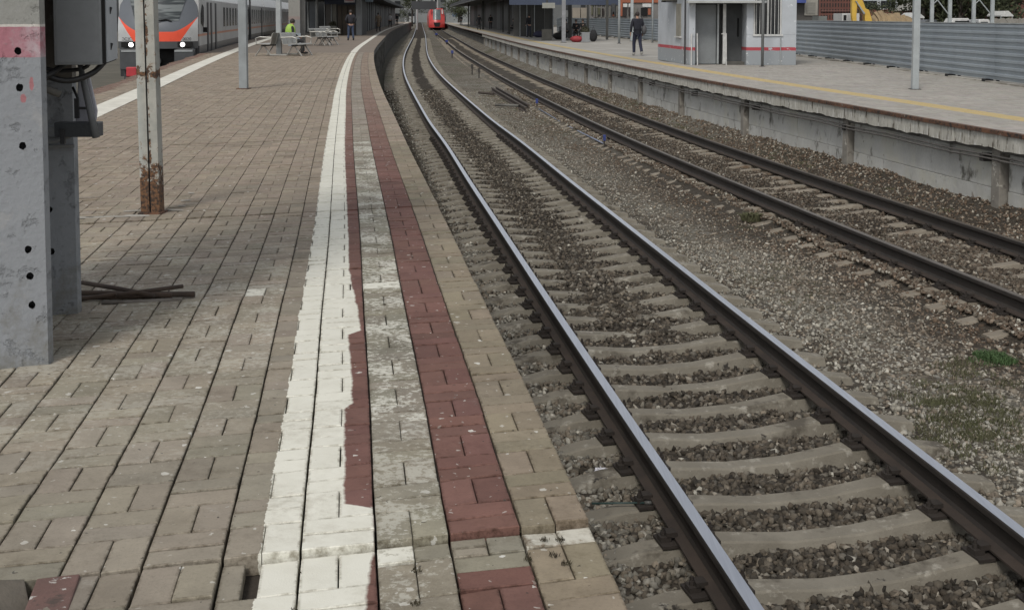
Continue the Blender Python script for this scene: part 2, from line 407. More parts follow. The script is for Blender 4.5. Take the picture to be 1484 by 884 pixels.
for (q, a, b, t0, t1, z, c, wear, fresh, si) in rest:
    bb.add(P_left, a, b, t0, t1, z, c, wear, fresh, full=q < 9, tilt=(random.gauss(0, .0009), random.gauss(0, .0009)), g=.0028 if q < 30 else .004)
bb.build('paving', PAVE, platform, 'stuff')

def strip(curveA, offA, curveB, offB, z, Ys, m, name, parent=None, kind=None, zb=None):
    """sheet between two lines, at the given distances"""
    mb = MB()
    for Y in Ys:
        for cu, of in ((curveA, offA), (curveB, offB)):
            x, y = cu.at(cu.s_at(Y), of); mb.v.append((float(x), float(y), z))
    for i in range(len(Ys) - 1): mb.f.append((2 * i, 2 * i + 1, 2 * i + 3, 2 * i + 2)); mb.m.append(0)
    o = mb.build(name, m, parent)
    if kind: o['kind'] = kind
    return o
YS = list(np.arange(-2, 60, 1.0)) + list(np.arange(60, 301, 5.0))
strip(LEFT, .02, EDGE, -.02, -.052, [y for y in YS if y < 3.6] + [3.7], soil, 'joint_bed', platform)
strip(LEFT, .02, EDGE, -.02, -.011, [3.7] + [y for y in YS if y > 3.8], soil, 'joint_bed', platform)
farpave = mat('far_paving', (.20, .16, .125), (.165, .135, .105), .8, .9, bump=0)
strip(LEFT, .02, EDGE, -.02, -.003, [y for y in YS if y > 46], farpave, 'far_surface', platform)
paint_w = mat('white_line_paint', (.72, .70, .62), (.55, .53, .46), 3, .8, bump=0)
paint_y = mat('dusty_yellow_line', (.44, .34, .15), (.34, .28, .17), 1.5, .85, bump=0)
strip(LEFT, .78, LEFT, 1.2, .006, YS, paint_w, 'left_line', platform)
strip(EDGE, -.93, EDGE, -.68, .006, [y for y in YS if y > 47], paint_w, 'white_line', platform)

# platform body and wall under the edge
def sweep(curve, prof, Ys, m, name, parent=None, smooth=False, closed=True, cap=True):
    """prof = (offset, z) loop carried along the curve"""
    mb = MB(); n = len(prof)
    for Y in Ys:
        s_ = curve.s_at(Y)
        for of, z in prof:
            x, y = curve.at(s_, of); mb.v.append((float(x), float(y), z))
    for i in range(len(Ys) - 1):
        for k in range(n if closed else n - 1):
            k2 = (k + 1) % n; mb.f.append((i * n + k, i * n + k2, (i + 1) * n + k2, (i + 1) * n + k)); mb.m.append(0)
    if cap and closed: mb.f += [tuple(range(n)), tuple(range(len(mb.v) - 1, len(mb.v) - n - 1, -1))]; mb.m += [0, 0]
    return mb.build(name, m, parent, smooth)
sweep(EDGE, [(-.012, -.056), (-.012, -.22), (-.25, -.22), (-.25, -.056)], YS, conc_dark, 'edge_slab', platform)
sweep(EDGE, [(-.16, -.224), (-.16, -1.75), (-.5, -1.75), (-.5, -.224)], YS, conc_dark, 'wall', platform)
sweep(LEFT, [(.012, -.056), (.012, -1.75), (.3, -1.75), (.3, -.056)], YS, conc_dark, 'wall', platform)
for i in range(28):
    Y = 14 + i * 2.5; x, y = EDGE.at(EDGE.s_at(Y), -.10)
    MB().box(-.09, .09, -.12, .12, -1.7, -.224).build('pilaster', conc_dark, platform, loc=None).matrix_local = T(float(x), float(y), 0, EDGE.ang(EDGE.s_at(Y)))

# ---- far platform on the right
plat2 = empty('platform', label='far concrete edged station platform with a faded yellow line', kind='structure')
rp_mat = mat('grey_far_paving', (.33, .31, .275), (.26, .25, .225), .7, .9, bump=.001, bscale=30, stains=[((.40, .39, .36), .5, .55, .7)])
strip(EDGE2, .02, EDGE2, 14, ZR - .016, YS, rp_mat, 'surface', plat2)
bb = Bricks(); si = 0
s = EDGE2.s_at(13.5); s_end = EDGE2.s_at(42)
t2 = NT('far_pavers'); col = t2.attr('col'); Pp = t2.pos()
c_ = t2.mix(t2.ramp(t2.noise(Pp, .9, 5, .6), .38, .66, (0, .6)), col, t2.mix(1, col, (1.25, 1.25, 1.24), 'MULTIPLY'))
c_ = t2.mix(t2.ramp(t2.noise(Pp, 2.5, 6, .7), .5, .7, (0, .5)), c_, t2.mix(1, col, (.7, .69, .66), 'MULTIPLY'))
sp_ = t2.n('ShaderNodeSeparateXYZ'); t2.l(t2.attr('st', 'Vector'), sp_.inputs[0])
d_ = t2.math('ABSOLUTE', t2.math('SUBTRACT', sp_.outputs[0], 1.45)); ym = t2.ramp(t2.math('ADD', d_, t2.math('MULTIPLY', t2.noise(Pp, 9, 4), .05)), .225, .25, (1, 0))
c_ = t2.mix(t2.math('MULTIPLY', ym, t2.ramp(t2.noise(Pp, 6, 5, .7), .3, .6, (.5, .9))), c_, (.50, .37, .14))
t2.l(c_, t2.p.inputs['Base Color']); t2.p.inputs['Roughness'].default_value = .9
FP = t2.m
row = 0
while s < s_end:
    Yr = float(EDGE2.at(s)[1]); wmax = 11.45 - float(EDGE2.x_at(Yr)) + .1; t = .06
    while t < wmax:
        if ((row // 2) + int(t / .2)) % 2:
            for h in (0, .1): bb.add(P_right, s, s + .2, t + h, t + h + .1, ZR, cj((.31, .29, .26), .1), full=False, g=.004, tilt=(random.gauss(0, .001), 0)) if row % 2 == 0 else None
        else: bb.add(P_right, s, s + .1, t, t + .2, ZR, cj((.31, .29, .26), .1), full=False, g=.004)
        t += .2
    s += .1; row += 1
bb.build('paving', FP, plat2, 'stuff')
strip(EDGE2, 1.24, EDGE2, 1.66, ZR - .010, [y for y in YS if y > 41], paint_y, 'yellow_line', plat2)
rust = mat('rusty_steel', (.16, .075, .04), (.06, .035, .024), 6, .85, bump=.004, bscale=50, stains=[((.02, .015, .012), 14, .5, .6), ((.28, .24, .2), 10, .62, .7)])
lime = mat('limewashed_concrete', (.50, .485, .43), (.34, .325, .28), 2, .9, bump=.006, bscale=25, stains=[((.10, .085, .065), 5, .55, .64), ((.55, .54, .50), 6, .56, .60), ((.04, .035, .03), 11, .66, .70)], stretch=(3, 3, .7))
wallc = mat('grey_block_concrete', (.48, .48, .455), (.36, .355, .33), 1.2, .92, bump=.012, bscale=12, stains=[((.43, .42, .36), .9, .52, .66), ((.10, .095, .08), 2.2, .56, .66), ((.5, .5, .47), 4.5, .68, .70), ((.07, .06, .05), 9, .66, .70)], stretch=(1.3, 1.3, .8))
sweep(EDGE2, [(-.03, ZR - .045), (-.03, ZR + .012), (.065, ZR + .012), (.065, ZR - .045)], YS, rust, 'edge_angle', plat2)
sweep(EDGE2, [(.30, ZR - .26), (.30, -1.9), (.7, -1.9), (.7, ZR - .26)], YS, conc_dark, 'wall_core', plat2)
sweep(EDGE2, [(.10, ZR - .262), (.10, ZR - .31), (.3, ZR - .32), (.3, ZR - .262)], YS, conc_dark, 'ledge', plat2)
s = EDGE2.s_at(9); k = 0
while s < EDGE2.s_at(110):
    L = 3.0; n = 26; mb = MB()
    for i in range(n + 1):
        q = s + .012 + (L - .024) * i / n; a = EDGE2.at(q, .0 + random.uniform(-.006, .006)); b = EDGE2.at(q, .35); zb = ZR - .240 - random.uniform(0, .022) - .01 * math.sin(i * .6 + k)
        mb.v += [(float(a[0]), float(a[1]), ZR - .05), (float(a[0]), float(a[1]), zb), (float(b[0]), float(b[1]), ZR - .252), (float(b[0]), float(b[1]), ZR - .05)]
    for i in range(n):
        for q in range(4): mb.f.append((4 * i + q, 4 * i + (q + 1) % 4, 4 * i + 4 + (q + 1) % 4, 4 * i + 4 + q)); mb.m.append(0)
    mb.f += [(0, 1, 2, 3), (4 * n, 4 * n + 1, 4 * n + 2, 4 * n + 3)]; mb.m += [0, 0]
    mb.build('coping_slab', lime, plat2); s += L
# wall blocks in courses, with pilasters
PILM = mat('brown_grey_pilaster', (.25, .235, .205), (.15, .135, .115), 2.5, .9, bump=.01, bscale=14, stains=[((.06, .05, .042), 4, .55, .66), ((.42, .40, .35), 6, .62, .66)])
PIL = [EDGE2.s_at(y) for y in (16.9, 21.9, 27.4, 32.7, 37.7, 42.7)] + [EDGE2.s_at(42.7) + 5.1 * i for i in range(1, 14)]
for i, sp in enumerate(PIL):
    x, y = EDGE2.at(sp, .16)
    MB().box(-.09, .12, -.11, .11, -1.9, ZR - .264).build('pilaster', PILM, plat2, bevel=.015).matrix_local = T(float(x), float(y), 0, EDGE2.ang(sp))
    if i == 0: a = sp - 5
    else: a = PIL[i - 1]
    for c, (z0, z1) in enumerate(((-1.9, -1.50), (-1.494, -.985), (-.979, ZR - .322))):
        q = a + .14; end = sp - .14; j = 0
        while q < end - .1:
            e = min(end, q + (random.choice((1.2, 2.4)) if c < 2 else 2.4)); 
            if end - e < .5: e = end
            m0 = (q + e) / 2; x, y = EDGE2.at(m0, .19 - random.uniform(0, .012)); hl = (e - q) / 2 - .006
            MB().box(0, .1, -hl, hl, z0, z1).build('block', wallc, plat2, bevel=.006).matrix_local = T(float(x), float(y), 0, EDGE2.ang(m0))
            q = e
    
pipe_g = mat('grey_pipe', (.12, .11, .10), (.06, .055, .05), 5, .6, bump=0)
for dz, of in ((-.36, .04), (-.41, .03)):
    mb = MB(); pts = []
    for Y in np.arange(10, 100, 1.0):
        x, y = EDGE2.at(EDGE2.s_at(Y), of); pts.append((float(x), float(y), ZR + dz + .012 * math.sin(Y * 1.9 + of * 40)))
    mb.tube(pts, .014, 6).build('cable', pipe_g, plat2, smooth=True)
rb = mat('bracket_dark', (.03, .028, .025), None, 5, .8)
for i in range(12):
    q = EDGE2.s_at(12.5 + i * 4.7); x, y = EDGE2.at(q, .08); MB().box(-.05, .25, -.05, .05, ZR - .46, ZR - .35).build('bracket', rb, plat2).matrix_local = T(float(x), float(y), 0, EDGE2.ang(q))

# ------------------------------------------------------------ ground
def prof_z(X, Y):
    d1 = (X - np.interp(Y, AX1.Y, AX1.X)); d2 = (X - np.interp(Y, AX2.Y, AX2.X)); gap = np.interp(Y, AX2.Y, AX2.X) - np.interp(Y, AX1.Y, AX1.X)
    u = np.clip((d1 - 1.2) / np.maximum(gap - 2.4, .1), 0, 1)
    z = -1.515 - .03 * np.sin(np.pi * u) ** .7
    z = np.where(d1 < 1.2, -1.515 + .055 * np.exp(-(d1 / .48) ** 2) * np.clip((Y - 10.2) / 1.2, 0, 1) + .012 * np.clip((Y - 14) / 10, 0, 1), z); z = np.where(d2 > -1.2, -1.462 + .018 * np.sin(Y * 2.3 + 2 * np.sin(X * 1.9)) + .02 * np.exp(-(d2 / .5) ** 2) * np.clip((Y - 20) / 8, 0, 1), z)
    z = z + np.where(d2 < 0, .030 * np.exp(-((d2 + 1.22) / .28) ** 2), 0)
    r = np.clip((d2 - 1.3) / .9, 0, 1); z = z + r * r * (3 - 2 * r) * .30
    l = np.clip((-1.3 - d1) / .6, 0, 1); z = z - l * .02
    return z
def hash_noise(x, y, s):
    return (np.sin(x * s * 1.7 + 1.3 * np.sin(y * s * 1.1)) * np.cos(y * s * 1.3 + .7 * np.sin(x * s * 2.1 + 2)))
gt = NT('ballast_ground')
P = gt.pos(); v1 = gt.n('ShaderNodeTexVoronoi'); v1.inputs['Scale'].default_value = 22; gt.l(P, v1.inputs['Vector'])
hsv = gt.n('ShaderNodeSeparateXYZ'); gt.l(v1.outputs['Color'], hsv.inputs[0])
big = gt.ramp(gt.noise(P, .35, 4, .6), .4, .62)
cc = gt.mix(big, (.145, .123, .095), (.20, .187, .153)); cc = gt.mix(gt.ramp(gt.noise(P, .22, 3), .55, .7, (0, .7)), cc, (.07, .075, .035))
cc = gt.mix(gt.ramp(hsv.outputs[0], .1, .9, (0, .55)), cc, (.035, .03, .025)); cc = gt.mix(gt.math('MULTIPLY', gt.math('GREATER_THAN', hsv.outputs[1], .9), .7), cc, (.3, .29, .26))
# darker, oily strip inside each track: the stones there are stained
bedf = gt.attr('bed', 'Fac'); nearf = gt.attr('near', 'Fac'); cc = gt.mix(gt.math('MULTIPLY', nearf, .8), cc, (.035, .028, .021)); cc = gt.mix(bedf, cc, gt.mix(gt.ramp(hsv.outputs[2], .0, 1), (.022, .018, .014), (.065, .055, .043)))
gt.l(cc, gt.p.inputs['Base Color']); gt.p.inputs['Roughness'].default_value = .95; gt.p.inputs['Specular IOR Level'].default_value = .2
gt.l(gt.bump(v1.outputs['Distance'], .03, 1.0), gt.p.inputs['Normal'])
GR = gt.m
Ys = np.concatenate([np.arange(-3, 45, .18), np.arange(45, 110, .8), np.arange(110, 601, 6)])
us = np.linspace(-2.2, 1.0, 17).tolist(); lat = np.concatenate([np.linspace(-1.85, 6.9, 60)])
V = []; bed = []; nearv = []
for Y in Ys:
    x1 = float(AX1.x_at(Y)); x2 = float(AX2.x_at(Y)); g = x2 - x1
    ll = np.concatenate([np.linspace(-1.75, 0, 10)[:-1], np.linspace(0, g, 26)[:-1], np.linspace(g, g + 2.45, 14)])
    X = x1 + ll; z = prof_z(X, np.full_like(X, Y)) + .012 * hash_noise(X, Y, 3.1) + .008 * hash_noise(X, Y, 9.7)
    V += [(float(a), float(Y), float(b)) for a, b in zip(X, z)]
    nearv += [float(np.clip((34 - Y) / 12, 0, 1) * (1 - .8 * max(0, min(1, (a - 1.4) * 2.5, (g - 1.6 - a) * 1.6)))) for a in ll]
    bed += [float(max(0, min(1, 1.5 - abs(a) / .95), min(1, 1.5 - abs(a - g) / .95) * .8)) for a in ll]
nl = len(ll); F = [(i * nl + k, i * nl + k + 1, (i + 1) * nl + k + 1, (i + 1) * nl + k) for i in range(len(Ys) - 1) for k in range(nl - 1)]
me = bpy.data.meshes.new('track_bed'); me.from_pydata(V, [], F); a = me.attributes.new('bed', 'FLOAT', 'POINT'); a.data.foreach_set('value', bed); a = me.attributes.new('near', 'FLOAT', 'POINT'); a.data.foreach_set('value', nearv)
me.materials.append(GR); me.polygons.foreach_set('use_smooth', [True] * len(F)); o = bpy.data.objects.new('track_bed', me); C.objects.link(o)
tag(o, 'stony brown and grey ballast bed between the two platforms', kind='structure')
gmat = mat('earth', (.11, .10, .075), (.06, .055, .04), .3, .95, bump=.02, bscale=5)
mb = MB(); mb.v = [(-1500, -300, -1.78), (1500, -300, -1.78), (1500, 4000, -1.78), (-1500, 4000, -1.78)]; mb.f = [(0, 1, 2, 3)]; mb.m = [0]
tag(mb.build('ground', gmat), 'bare earth stretching away under the whole station', kind='structure')
mb = MB(); 
for Y in YS:
    x = float(LEFT.x_at(Y)); mb.v += [(x + .05, Y, -1.5), (x - 4.2, Y, -1.5), (x - 4.6, Y, -1.75)]
for i in range(len(YS) - 1):
    for k in (0, 1): mb.f.append((3 * i + k, 3 * i + k + 1, 3 * i + 4 + k, 3 * i + 3 + k)); mb.m.append(0)
dark_bed = mat('dark_mossy_ballast', (.06, .06, .04), (.03, .028, .02), 3, .95, bump=.03, bscale=18)
tag(mb.build('track_bed', dark_bed), 'dark mossy ballast bed left of the near platform', kind='structure')

# loose stones
def stones(n, xs, ys, zs, rs, cols, m, name, label, lod):
    base = np.array([(0, 0, 1), (.894, 0, .447), (.276, .851, .447), (-.724, .526, .447), (-.724, -.526, .447), (.276, -.851, .447), (.724, .526, -.447), (-.276, .851, -.447), (-.894, 0, -.447), (-.276, -.851, -.447), (.724, -.526, -.447), (0, 0, -1)])
    tf = np.array([(0, 1, 2), (0, 2, 3), (0, 3, 4), (0, 4, 5), (0, 5, 1), (1, 6, 2), (2, 7, 3), (3, 8, 4), (4, 9, 5), (5, 10, 1), (6, 7, 2), (7, 8, 3), (8, 9, 4), (9, 10, 5), (10, 6, 1), (11, 7, 6), (11, 8, 7), (11, 9, 8), (11, 10, 9), (11, 6, 10)])
    if lod: 
        base = np.array([(1, 0, 0), (0, 1, 0), (-1, 0, 0), (0, -1, 0), (0, 0, 1), (0, 0, -1)], float); tf = np.array([(0, 1, 4), (1, 2, 4), (2, 3, 4), (3, 0, 4), (1, 0, 5), (2, 1, 5), (3, 2, 5), (0, 3, 5)])
    nv = len(base); Vv = base[None] * (1 + RNG.uniform(-.48, .34, (n, nv, 1)))
    Vv = Vv * RNG.uniform([.75, .55, .45], [1.25, 1.0, .8], (n, 3))[:, None, :]
    q = RNG.normal(size=(n, 4)); q /= np.linalg.norm(q, axis=1)[:, None]; a, b, c, d = q.T
    Rm = np.stack([np.stack([1 - 2 * (c * c + d * d), 2 * (b * c - a * d), 2 * (b * d + a * c)], 1), np.stack([2 * (b * c + a * d), 1 - 2 * (b * b + d * d), 2 * (c * d - a * b)], 1), np.stack([2 * (b * d - a * c), 2 * (c * d + a * b), 1 - 2 * (b * b + c * c)], 1)], 1)
    Vv = np.einsum('nij,nkj->nki', Rm, Vv) * rs[:, None, None] + np.stack([xs, ys, zs], 1)[:, None, :]
    Ff = (tf[None] + (np.arange(n) * nv)[:, None, None]).reshape(-1)
    me = bpy.data.meshes.new(name); me.vertices.add(n * nv); me.vertices.foreach_set('co', Vv.reshape(-1))
    nt_ = n * len(tf); me.loops.add(nt_ * 3); me.loops.foreach_set('vertex_index', Ff)
    me.polygons.add(nt_); me.polygons.foreach_set('loop_start', np.arange(0, nt_ * 3, 3)); me.update(calc_edges=True)
    at = me.attributes.new('col', 'FLOAT_COLOR', 'POINT'); cc = np.repeat(np.concatenate([cols, np.ones((n, 1))], 1), nv, 0); at.data.foreach_set('color', cc.reshape(-1).astype(np.float32))
    me.materials.append(m); o = bpy.data.objects.new(name, me); C.objects.link(o); tag(o, label, kind='stuff'); return o
stt = NT('stone'); c = stt.attr('col'); Pp = stt.pos()
c = stt.mix(stt.ramp(stt.noise(Pp, 55, 4, .6), .35, .7, (0, .6)), c, stt.mix(1, c, (.55, .52, .48), 'MULTIPLY'))
stt.l(c, stt.p.inputs['Base Color']); stt.p.inputs['Roughness'].default_value = .9; stt.p.inputs['Specular IOR Level'].default_value = .25
stt.l(stt.bump(stt.noise(Pp, 160, 3), .002), stt.p.inputs['Normal']); STONE = stt.m
def scatter(Y0, Y1, dens, r0, r1, lod, label):
    n = int(dens * (Y1 - Y0) * 9.0); Y = RNG.uniform(Y0, Y1, n)
    x1 = np.interp(Y, AX1.Y, AX1.X); x2 = np.interp(Y, AX2.Y, AX2.X); xe = np.interp(Y, EDGE2.Y, EDGE2.X)
    X = x1 - 1.78 + RNG.uniform(0, 9.0, n)
    keep = (X < xe + .3) & (X < .44 * Y + 1.0)
    X, Y, x1, x2 = X[keep], Y[keep], x1[keep], x2[keep]; n = len(X); d1 = X - x1; d2 = X - x2
    inb = np.clip(1.55 - np.abs(d1) / .95, 0, 1); inb2 = np.clip(1.5 - np.abs(d2) / .95, 0, 1)
    mid = (d1 > 1.2) & (d2 < -1.2)
    r = RNG.uniform(r0, r1, n); r = np.where(mid, r * np.where(RNG.random(n) < .12, RNG.uniform(.9, 1.15, n), RNG.uniform(.38, .78, n)), r)
    z = prof_z(X, Y) + .012 * hash_noise(X, Y, 3.1) + .008 * hash_noise(X, Y, 9.7) + r * RNG.uniform(-.2, .45, n)
    pal_mid = np.array([(.235, .223, .19), (.20, .186, .153), (.27, .257, .22), (.165, .141, .11), (.31, .297, .26), (.21, .18, .143)])
    pal_bed = np.array([(.072, .062, .049), (.095, .080, .062), (.052, .046, .038), (.125, .108, .085), (.165, .15, .125), (.082, .068, .052)])
    pal_red = np.array([(.135, .098, .070), (.11, .08, .058), (.185, .15, .115), (.135, .115, .09), (.25, .225, .185), (.09, .068, .05)])
    k = RNG.integers(0, 6, n); cm, cb, cr = pal_mid[k], pal_bed[k], pal_red[k]
    redf = np.clip((d2 + 2.5) / 1.0 + .3 * hash_noise(X, Y, 1.5), 0, 1); 
    f = np.clip(np.maximum(inb, inb2 * .65), 0, 1)[:, None]
    c = cm * (1 - redf[:, None]) + cr * redf[:, None]; c = c * (1 - f) + cb * f
    lf = np.clip((-1.2 - d1) * 4, 0, 1)[:, None]; c = c * (1 - lf) + cb * .55 * lf
    c *= np.clip(np.exp(RNG.normal(0, 1, (n, 1)) * np.where(f > .5, .34, .25)), .45, 2.1) * np.where(f > .5, 1.0, 1.06)
    pale = RNG.random(n) < np.where(f[:, 0] > .4, .008, .045); c[pale] = np.array((.46, .44, .38)) * RNG.uniform(.7, 1.1, (pale.sum(), 1))
    stones(n, X, Y, z, r, c, STONE, 'ballast', label, lod)
scatter(3.5, 9, 1350, .016, .034, False, 'coarse dark crushed stones around the nearest sleepers')
scatter(9, 16, 860, .018, .035, False, 'loose crushed stones on the track bed in the middle distance')
scatter(16, 28, 420, .021, .038, True, 'brown and pale crushed stones on the farther track bed')
scatter(28, 48, 150, .026, .046, True, 'small looking crushed stones farthest along the track bed')

# ------------------------------------------------------------ tracks
head = NT('polished_rail_head'); 
mpn = head.n('ShaderNodeMapping'); mpn.inputs['Scale'].default_value = (60, 2, 60); head.l(head.pos(), mpn.inputs[0])
hn = head.noise(mpn.outputs[0], 1, 3)
head.l(head.mix(head.ramp(hn, .3, .7), (.44, .465, .52), (.54, .565, .62)), head.p.inputs['Base Color']); head.p.inputs['Metallic'].default_value = .85; head.p.inputs['Roughness'].default_value = .33
HEAD = head.m
HEAD2 = mat('dull_rail_head', (.17, .145, .12), (.11, .09, .07), 4, .45, metal=.5, bump=0)
RSIDE = mat('oily_rail_side', (.035, .028, .023), (.018, .015, .013), 6, .7, bump=.001, bscale=80)
RFOOT = mat('rusty_rail_foot', (.05, .036, .027), (.028, .021, .017), 5, .85, bump=.002, bscale=60)
SLM = mat('sleeper_concrete', (.225, .205, .165), (.155, .138, .108), 3, .92, bump=.004, bscale=80, stains=[((.09, .078, .06), 3.2, .54, .62), ((.31, .29, .245), 9, .57, .66), ((.03, .026, .022), 5, .64, .67), ((.34, .32, .28), 60, .66, .70)])
SLM2 = mat('dusty_sleeper_concrete', (.25, .22, .175), (.17, .145, .112), 3, .92, bump=.004, bscale=45, stains=[((.12, .08, .05), 4, .54, .66)])
FASTM = mat('fastening_steel', (.034, .026, .021), (.02, .016, .013), 8, .8)
RP = [(-.032, 0), (-.0375, -.008), (-.0375, -.036), (-.022, -.046), (-.010, -.062), (-.009, -.13), (-.020, -.152), (-.075, -.166), (-.075, -.178), (.075, -.178), (.075, -.166), (.020, -.152), (.009, -.13), (.010, -.062), (.022, -.046), (.0375, -.036), (.0375, -.008), (.032, 0)]
def make_track(ax, label, headm, sm, sp0, n_obj, y_end, sk=.0, lift=0.0, cant=0.0, fastn=0, y_start=-2):
    root = empty('railway_track', label=label, cat='railway track')
    Yr = list(np.arange(y_start, 60, .5)) + list(np.arange(60, y_end, 3.0))
    for sgn in (-1, 1):
        mb = MB(); n = len(RP)
        for Y in Yr:
            s_ = ax.s_at(Y)
            for of, z in RP:
                x, y = ax.at(s_, sgn * .797 + of); mb.v.append((float(x), float(y), RAIL + z + cant * sgn))
        for i in range(len(Yr) - 1):
            for k in range(n):
                k2 = (k + 1) % n; mb.f.append((i * n + k, i * n + k2, (i + 1) * n + k2, (i + 1) * n + k)); mb.m.append(0 if k == n - 1 else (2 if 6 <= k <= 10 else 1))
        mb.build('rail', [headm, RSIDE, RFOOT], root)
    prof = [(-1.35, -.065), (-1.05, -.012), (-.62, 0), (-.45, -.018), (-.2, -.045), (.2, -.045), (.45, -.018), (.62, 0), (1.05, -.012), (1.35, -.065)]
    def sleeper_mesh(M=None, mb=None):
        mb = mb or MB(); vs = []
        for x, z in prof:
            wt = .066 if abs(x) > .5 else .060
            vs += [(x, -.112, -.16), (x, -wt - .010, z - .010), (x, -wt, z), (x, wt, z), (x, wt + .010, z - .010), (x, .112, -.16)]
        fs = []
        for i in range(len(prof) - 1):
            for q in range(5): fs.append((6 * i + q, 6 * i + q + 1, 6 * i + q + 7, 6 * i + q + 6))
        fs += [(0, 1, 2, 3, 4, 5), tuple(6 * (len(prof) - 1) + q for q in (5, 4, 3, 2, 1, 0))]
        mb.add(vs, fs, M); return mb
    def fast():
        mb = MB(); mb.box(-.165, .165, -.085, .085, -.004, .012)
        for sx in (-1, 1):
            mb.box(sx * .125 - .035, sx * .125 + .025, -.035, .035, .012, .040); mb.tube([(sx * .135, 0, .038), (sx * .135, 0, .062)], .016, 6); mb.tube([(sx * .135, 0, .062), (sx * .135, 0, .085)], .009, 6)
            mb.box(sx * .095 - .03, sx * .095 + .03, -.035, .035, .034, .062)
        return mb
    s = ax.s_at(sp0); first = None; ff = None; i = 0
    while s > ax.s_at(y_start): s -= .549
    rest = MB()
    while True:
        s += .549; x, y = ax.at(s, 0); 
        if float(y) > y_end - 5: break
        vis = float(y) > 4.0
        M = T(float(x), float(y), SLP + lift + random.gauss(0, .004), ax.ang(s) + sk + random.gauss(0, .012), 0, -cant / .8)
        if vis and i < n_obj:
            i += 1
            if first is None: first = sleeper_mesh().build('sleeper', sm, root); o = first
            else: o = first.copy(); C.objects.link(o)
            o.parent = root; o.matrix_local = M
            if i <= fastn:
                for sg in (-1, 1):
                    if ff is None: ff = fast().build('rail_fastening', FASTM, o); fo = ff
                    else: fo = ff.copy(); C.objects.link(fo); fo.parent = o
                    fo.location = (sg * .797, 0, 0)
        elif vis and float(y) < 160: sleeper_mesh(M, rest)
    if rest.v: tag(rest.build('far_sleepers', sm, root), kind='stuff')
    return root
make_track(AX1, 'polished curving railway track on concrete sleepers beside the near platform', HEAD, SLM, 8.95, 130, 560, sk=.10, cant=.012, fastn=46)
make_track(AX2, 'dull brown railed railway track running below the far platform wall', HEAD2, SLM2, 14.0, 110, 560, lift=.0, fastn=24)
make_track(AX3, 'dark railway track left of the near platform under the white commuter train', HEAD2, SLM, 10, 60, 300, lift=-.02)

# ============================================================ THINGS
def paint_bands(name, bands, base, rough=.75, chips=None, axis=2, lean=0):
    """surface painted in height bands: bands = [(z_top, colour)] from low to high, above the last: base"""
    t = NT(name); v = t.coord('Object'); sp = t.n('ShaderNodeSeparateXYZ'); t.l(v, sp.inputs[0]); z = sp.outputs[axis]
    z = t.math('ADD', z, t.math('MULTIPLY', t.math('SUBTRACT', t.noise(v, 14, 3), .5), .008))
    c = base
    n = t.noise(v, 2.2, 5, .6); n2 = t.noise(v, 30, 5, .65)
    for zt, cc in reversed(bands):
        m = t.math('LESS_THAN', z, zt); c = t.mix(m, c, cc)
    c = t.mix(t.ramp(n, .35, .7, (0, .35)), c, t.mix(1, c, (.72, .72, .72), 'MULTIPLY'))
    c = t.mix(t.ramp(n2, .55, .72, (0, .35)), c, t.mix(1, c, (.55, .53, .5), 'MULTIPLY'))
    if name.startswith('painted_mast'):
        foot = t.math('ADD', t.ramp(sp.outputs[2], 0, .42, (.22, -.05)), t.noise(v, 6, 6, .7)); c = t.mix(t.ramp(foot, .56, .74, (0, .75)), c, (.14, .135, .115))
        c = t.mix(t.ramp(t.noise(v, 3.5, 6, .7), .56, .62, (0, .55)), c, (.30, .30, .30)); c = t.mix(t.ramp(t.noise(v, 24, 6, .75), .66, .69, (0, .8)), c, (.08, .075, .07))
    if name == 'painted_mast':
        for x_, z_, hx_, hz__ in ((-.056, 1.15, .010, .035), (-.088, 1.093, .014, .022)):
            dx_ = t.math('DIVIDE', t.math('SUBTRACT', sp.outputs[0], x_), hx_); dz_ = t.math('DIVIDE', t.math('SUBTRACT', sp.outputs[2], z_), hz__)
            d2_ = t.math('ADD', t.math('ADD', t.math('MULTIPLY', dx_, dx_), t.math('MULTIPLY', dz_, dz_)), t.math('MULTIPLY', t.noise(v, 60, 4), 1.2))
            c = t.mix(t.ramp(d2_, 1.35, 1.1), c, (.33, .14, .15))
        fade = t.math('MULTIPLY', t.ramp(t.noise(v, 11, 5, .7), .42, .6), t.ramp(sp.outputs[0], -.14, -.04)); bandm = t.math('MULTIPLY', t.math('GREATER_THAN', z, 1.256), t.math('LESS_THAN', z, 1.378))
        c = t.mix(t.math('MULTIPLY', t.math('MULTIPLY', fade, bandm), .8), c, (.42, .36, .38))
    if chips: c = t.mix(t.ramp(t.noise(v, chips[1], 6, .7), chips[2], chips[2] + .02), c, chips[0])
    t.l(c, t.p.inputs['Base Color']); t.p.inputs['Roughness'].default_value = rough
    h = t.math('ADD', t.math('MULTIPLY', n2, .6), t.math('MULTIPLY', t.ramp(t.noise(v, 7, 7, .75), .30, .44), 1.2)); t.l(t.bump(h, .007), t.p.inputs['Normal'])
    return t.m
GALV = mat('galvanised_grey', (.34, .36, .36), (.25, .265, .27), 4, .55, metal=.15, bump=.0006)
DARKST = mat('dark_steel', (.04, .04, .042), (.025, .025, .026), 5, .6, bump=0)
BLACK = mat('black_void', (.006, .006, .006), (.004, .004, .004), 5, .9, bump=0)
WHITEP = mat('white_paint', (.58, .58, .56), (.42, .42, .41), 5, .6, bump=0)
CABLE = mat('black_cable', (.018, .018, .019), None, 5, .5, bump=0)

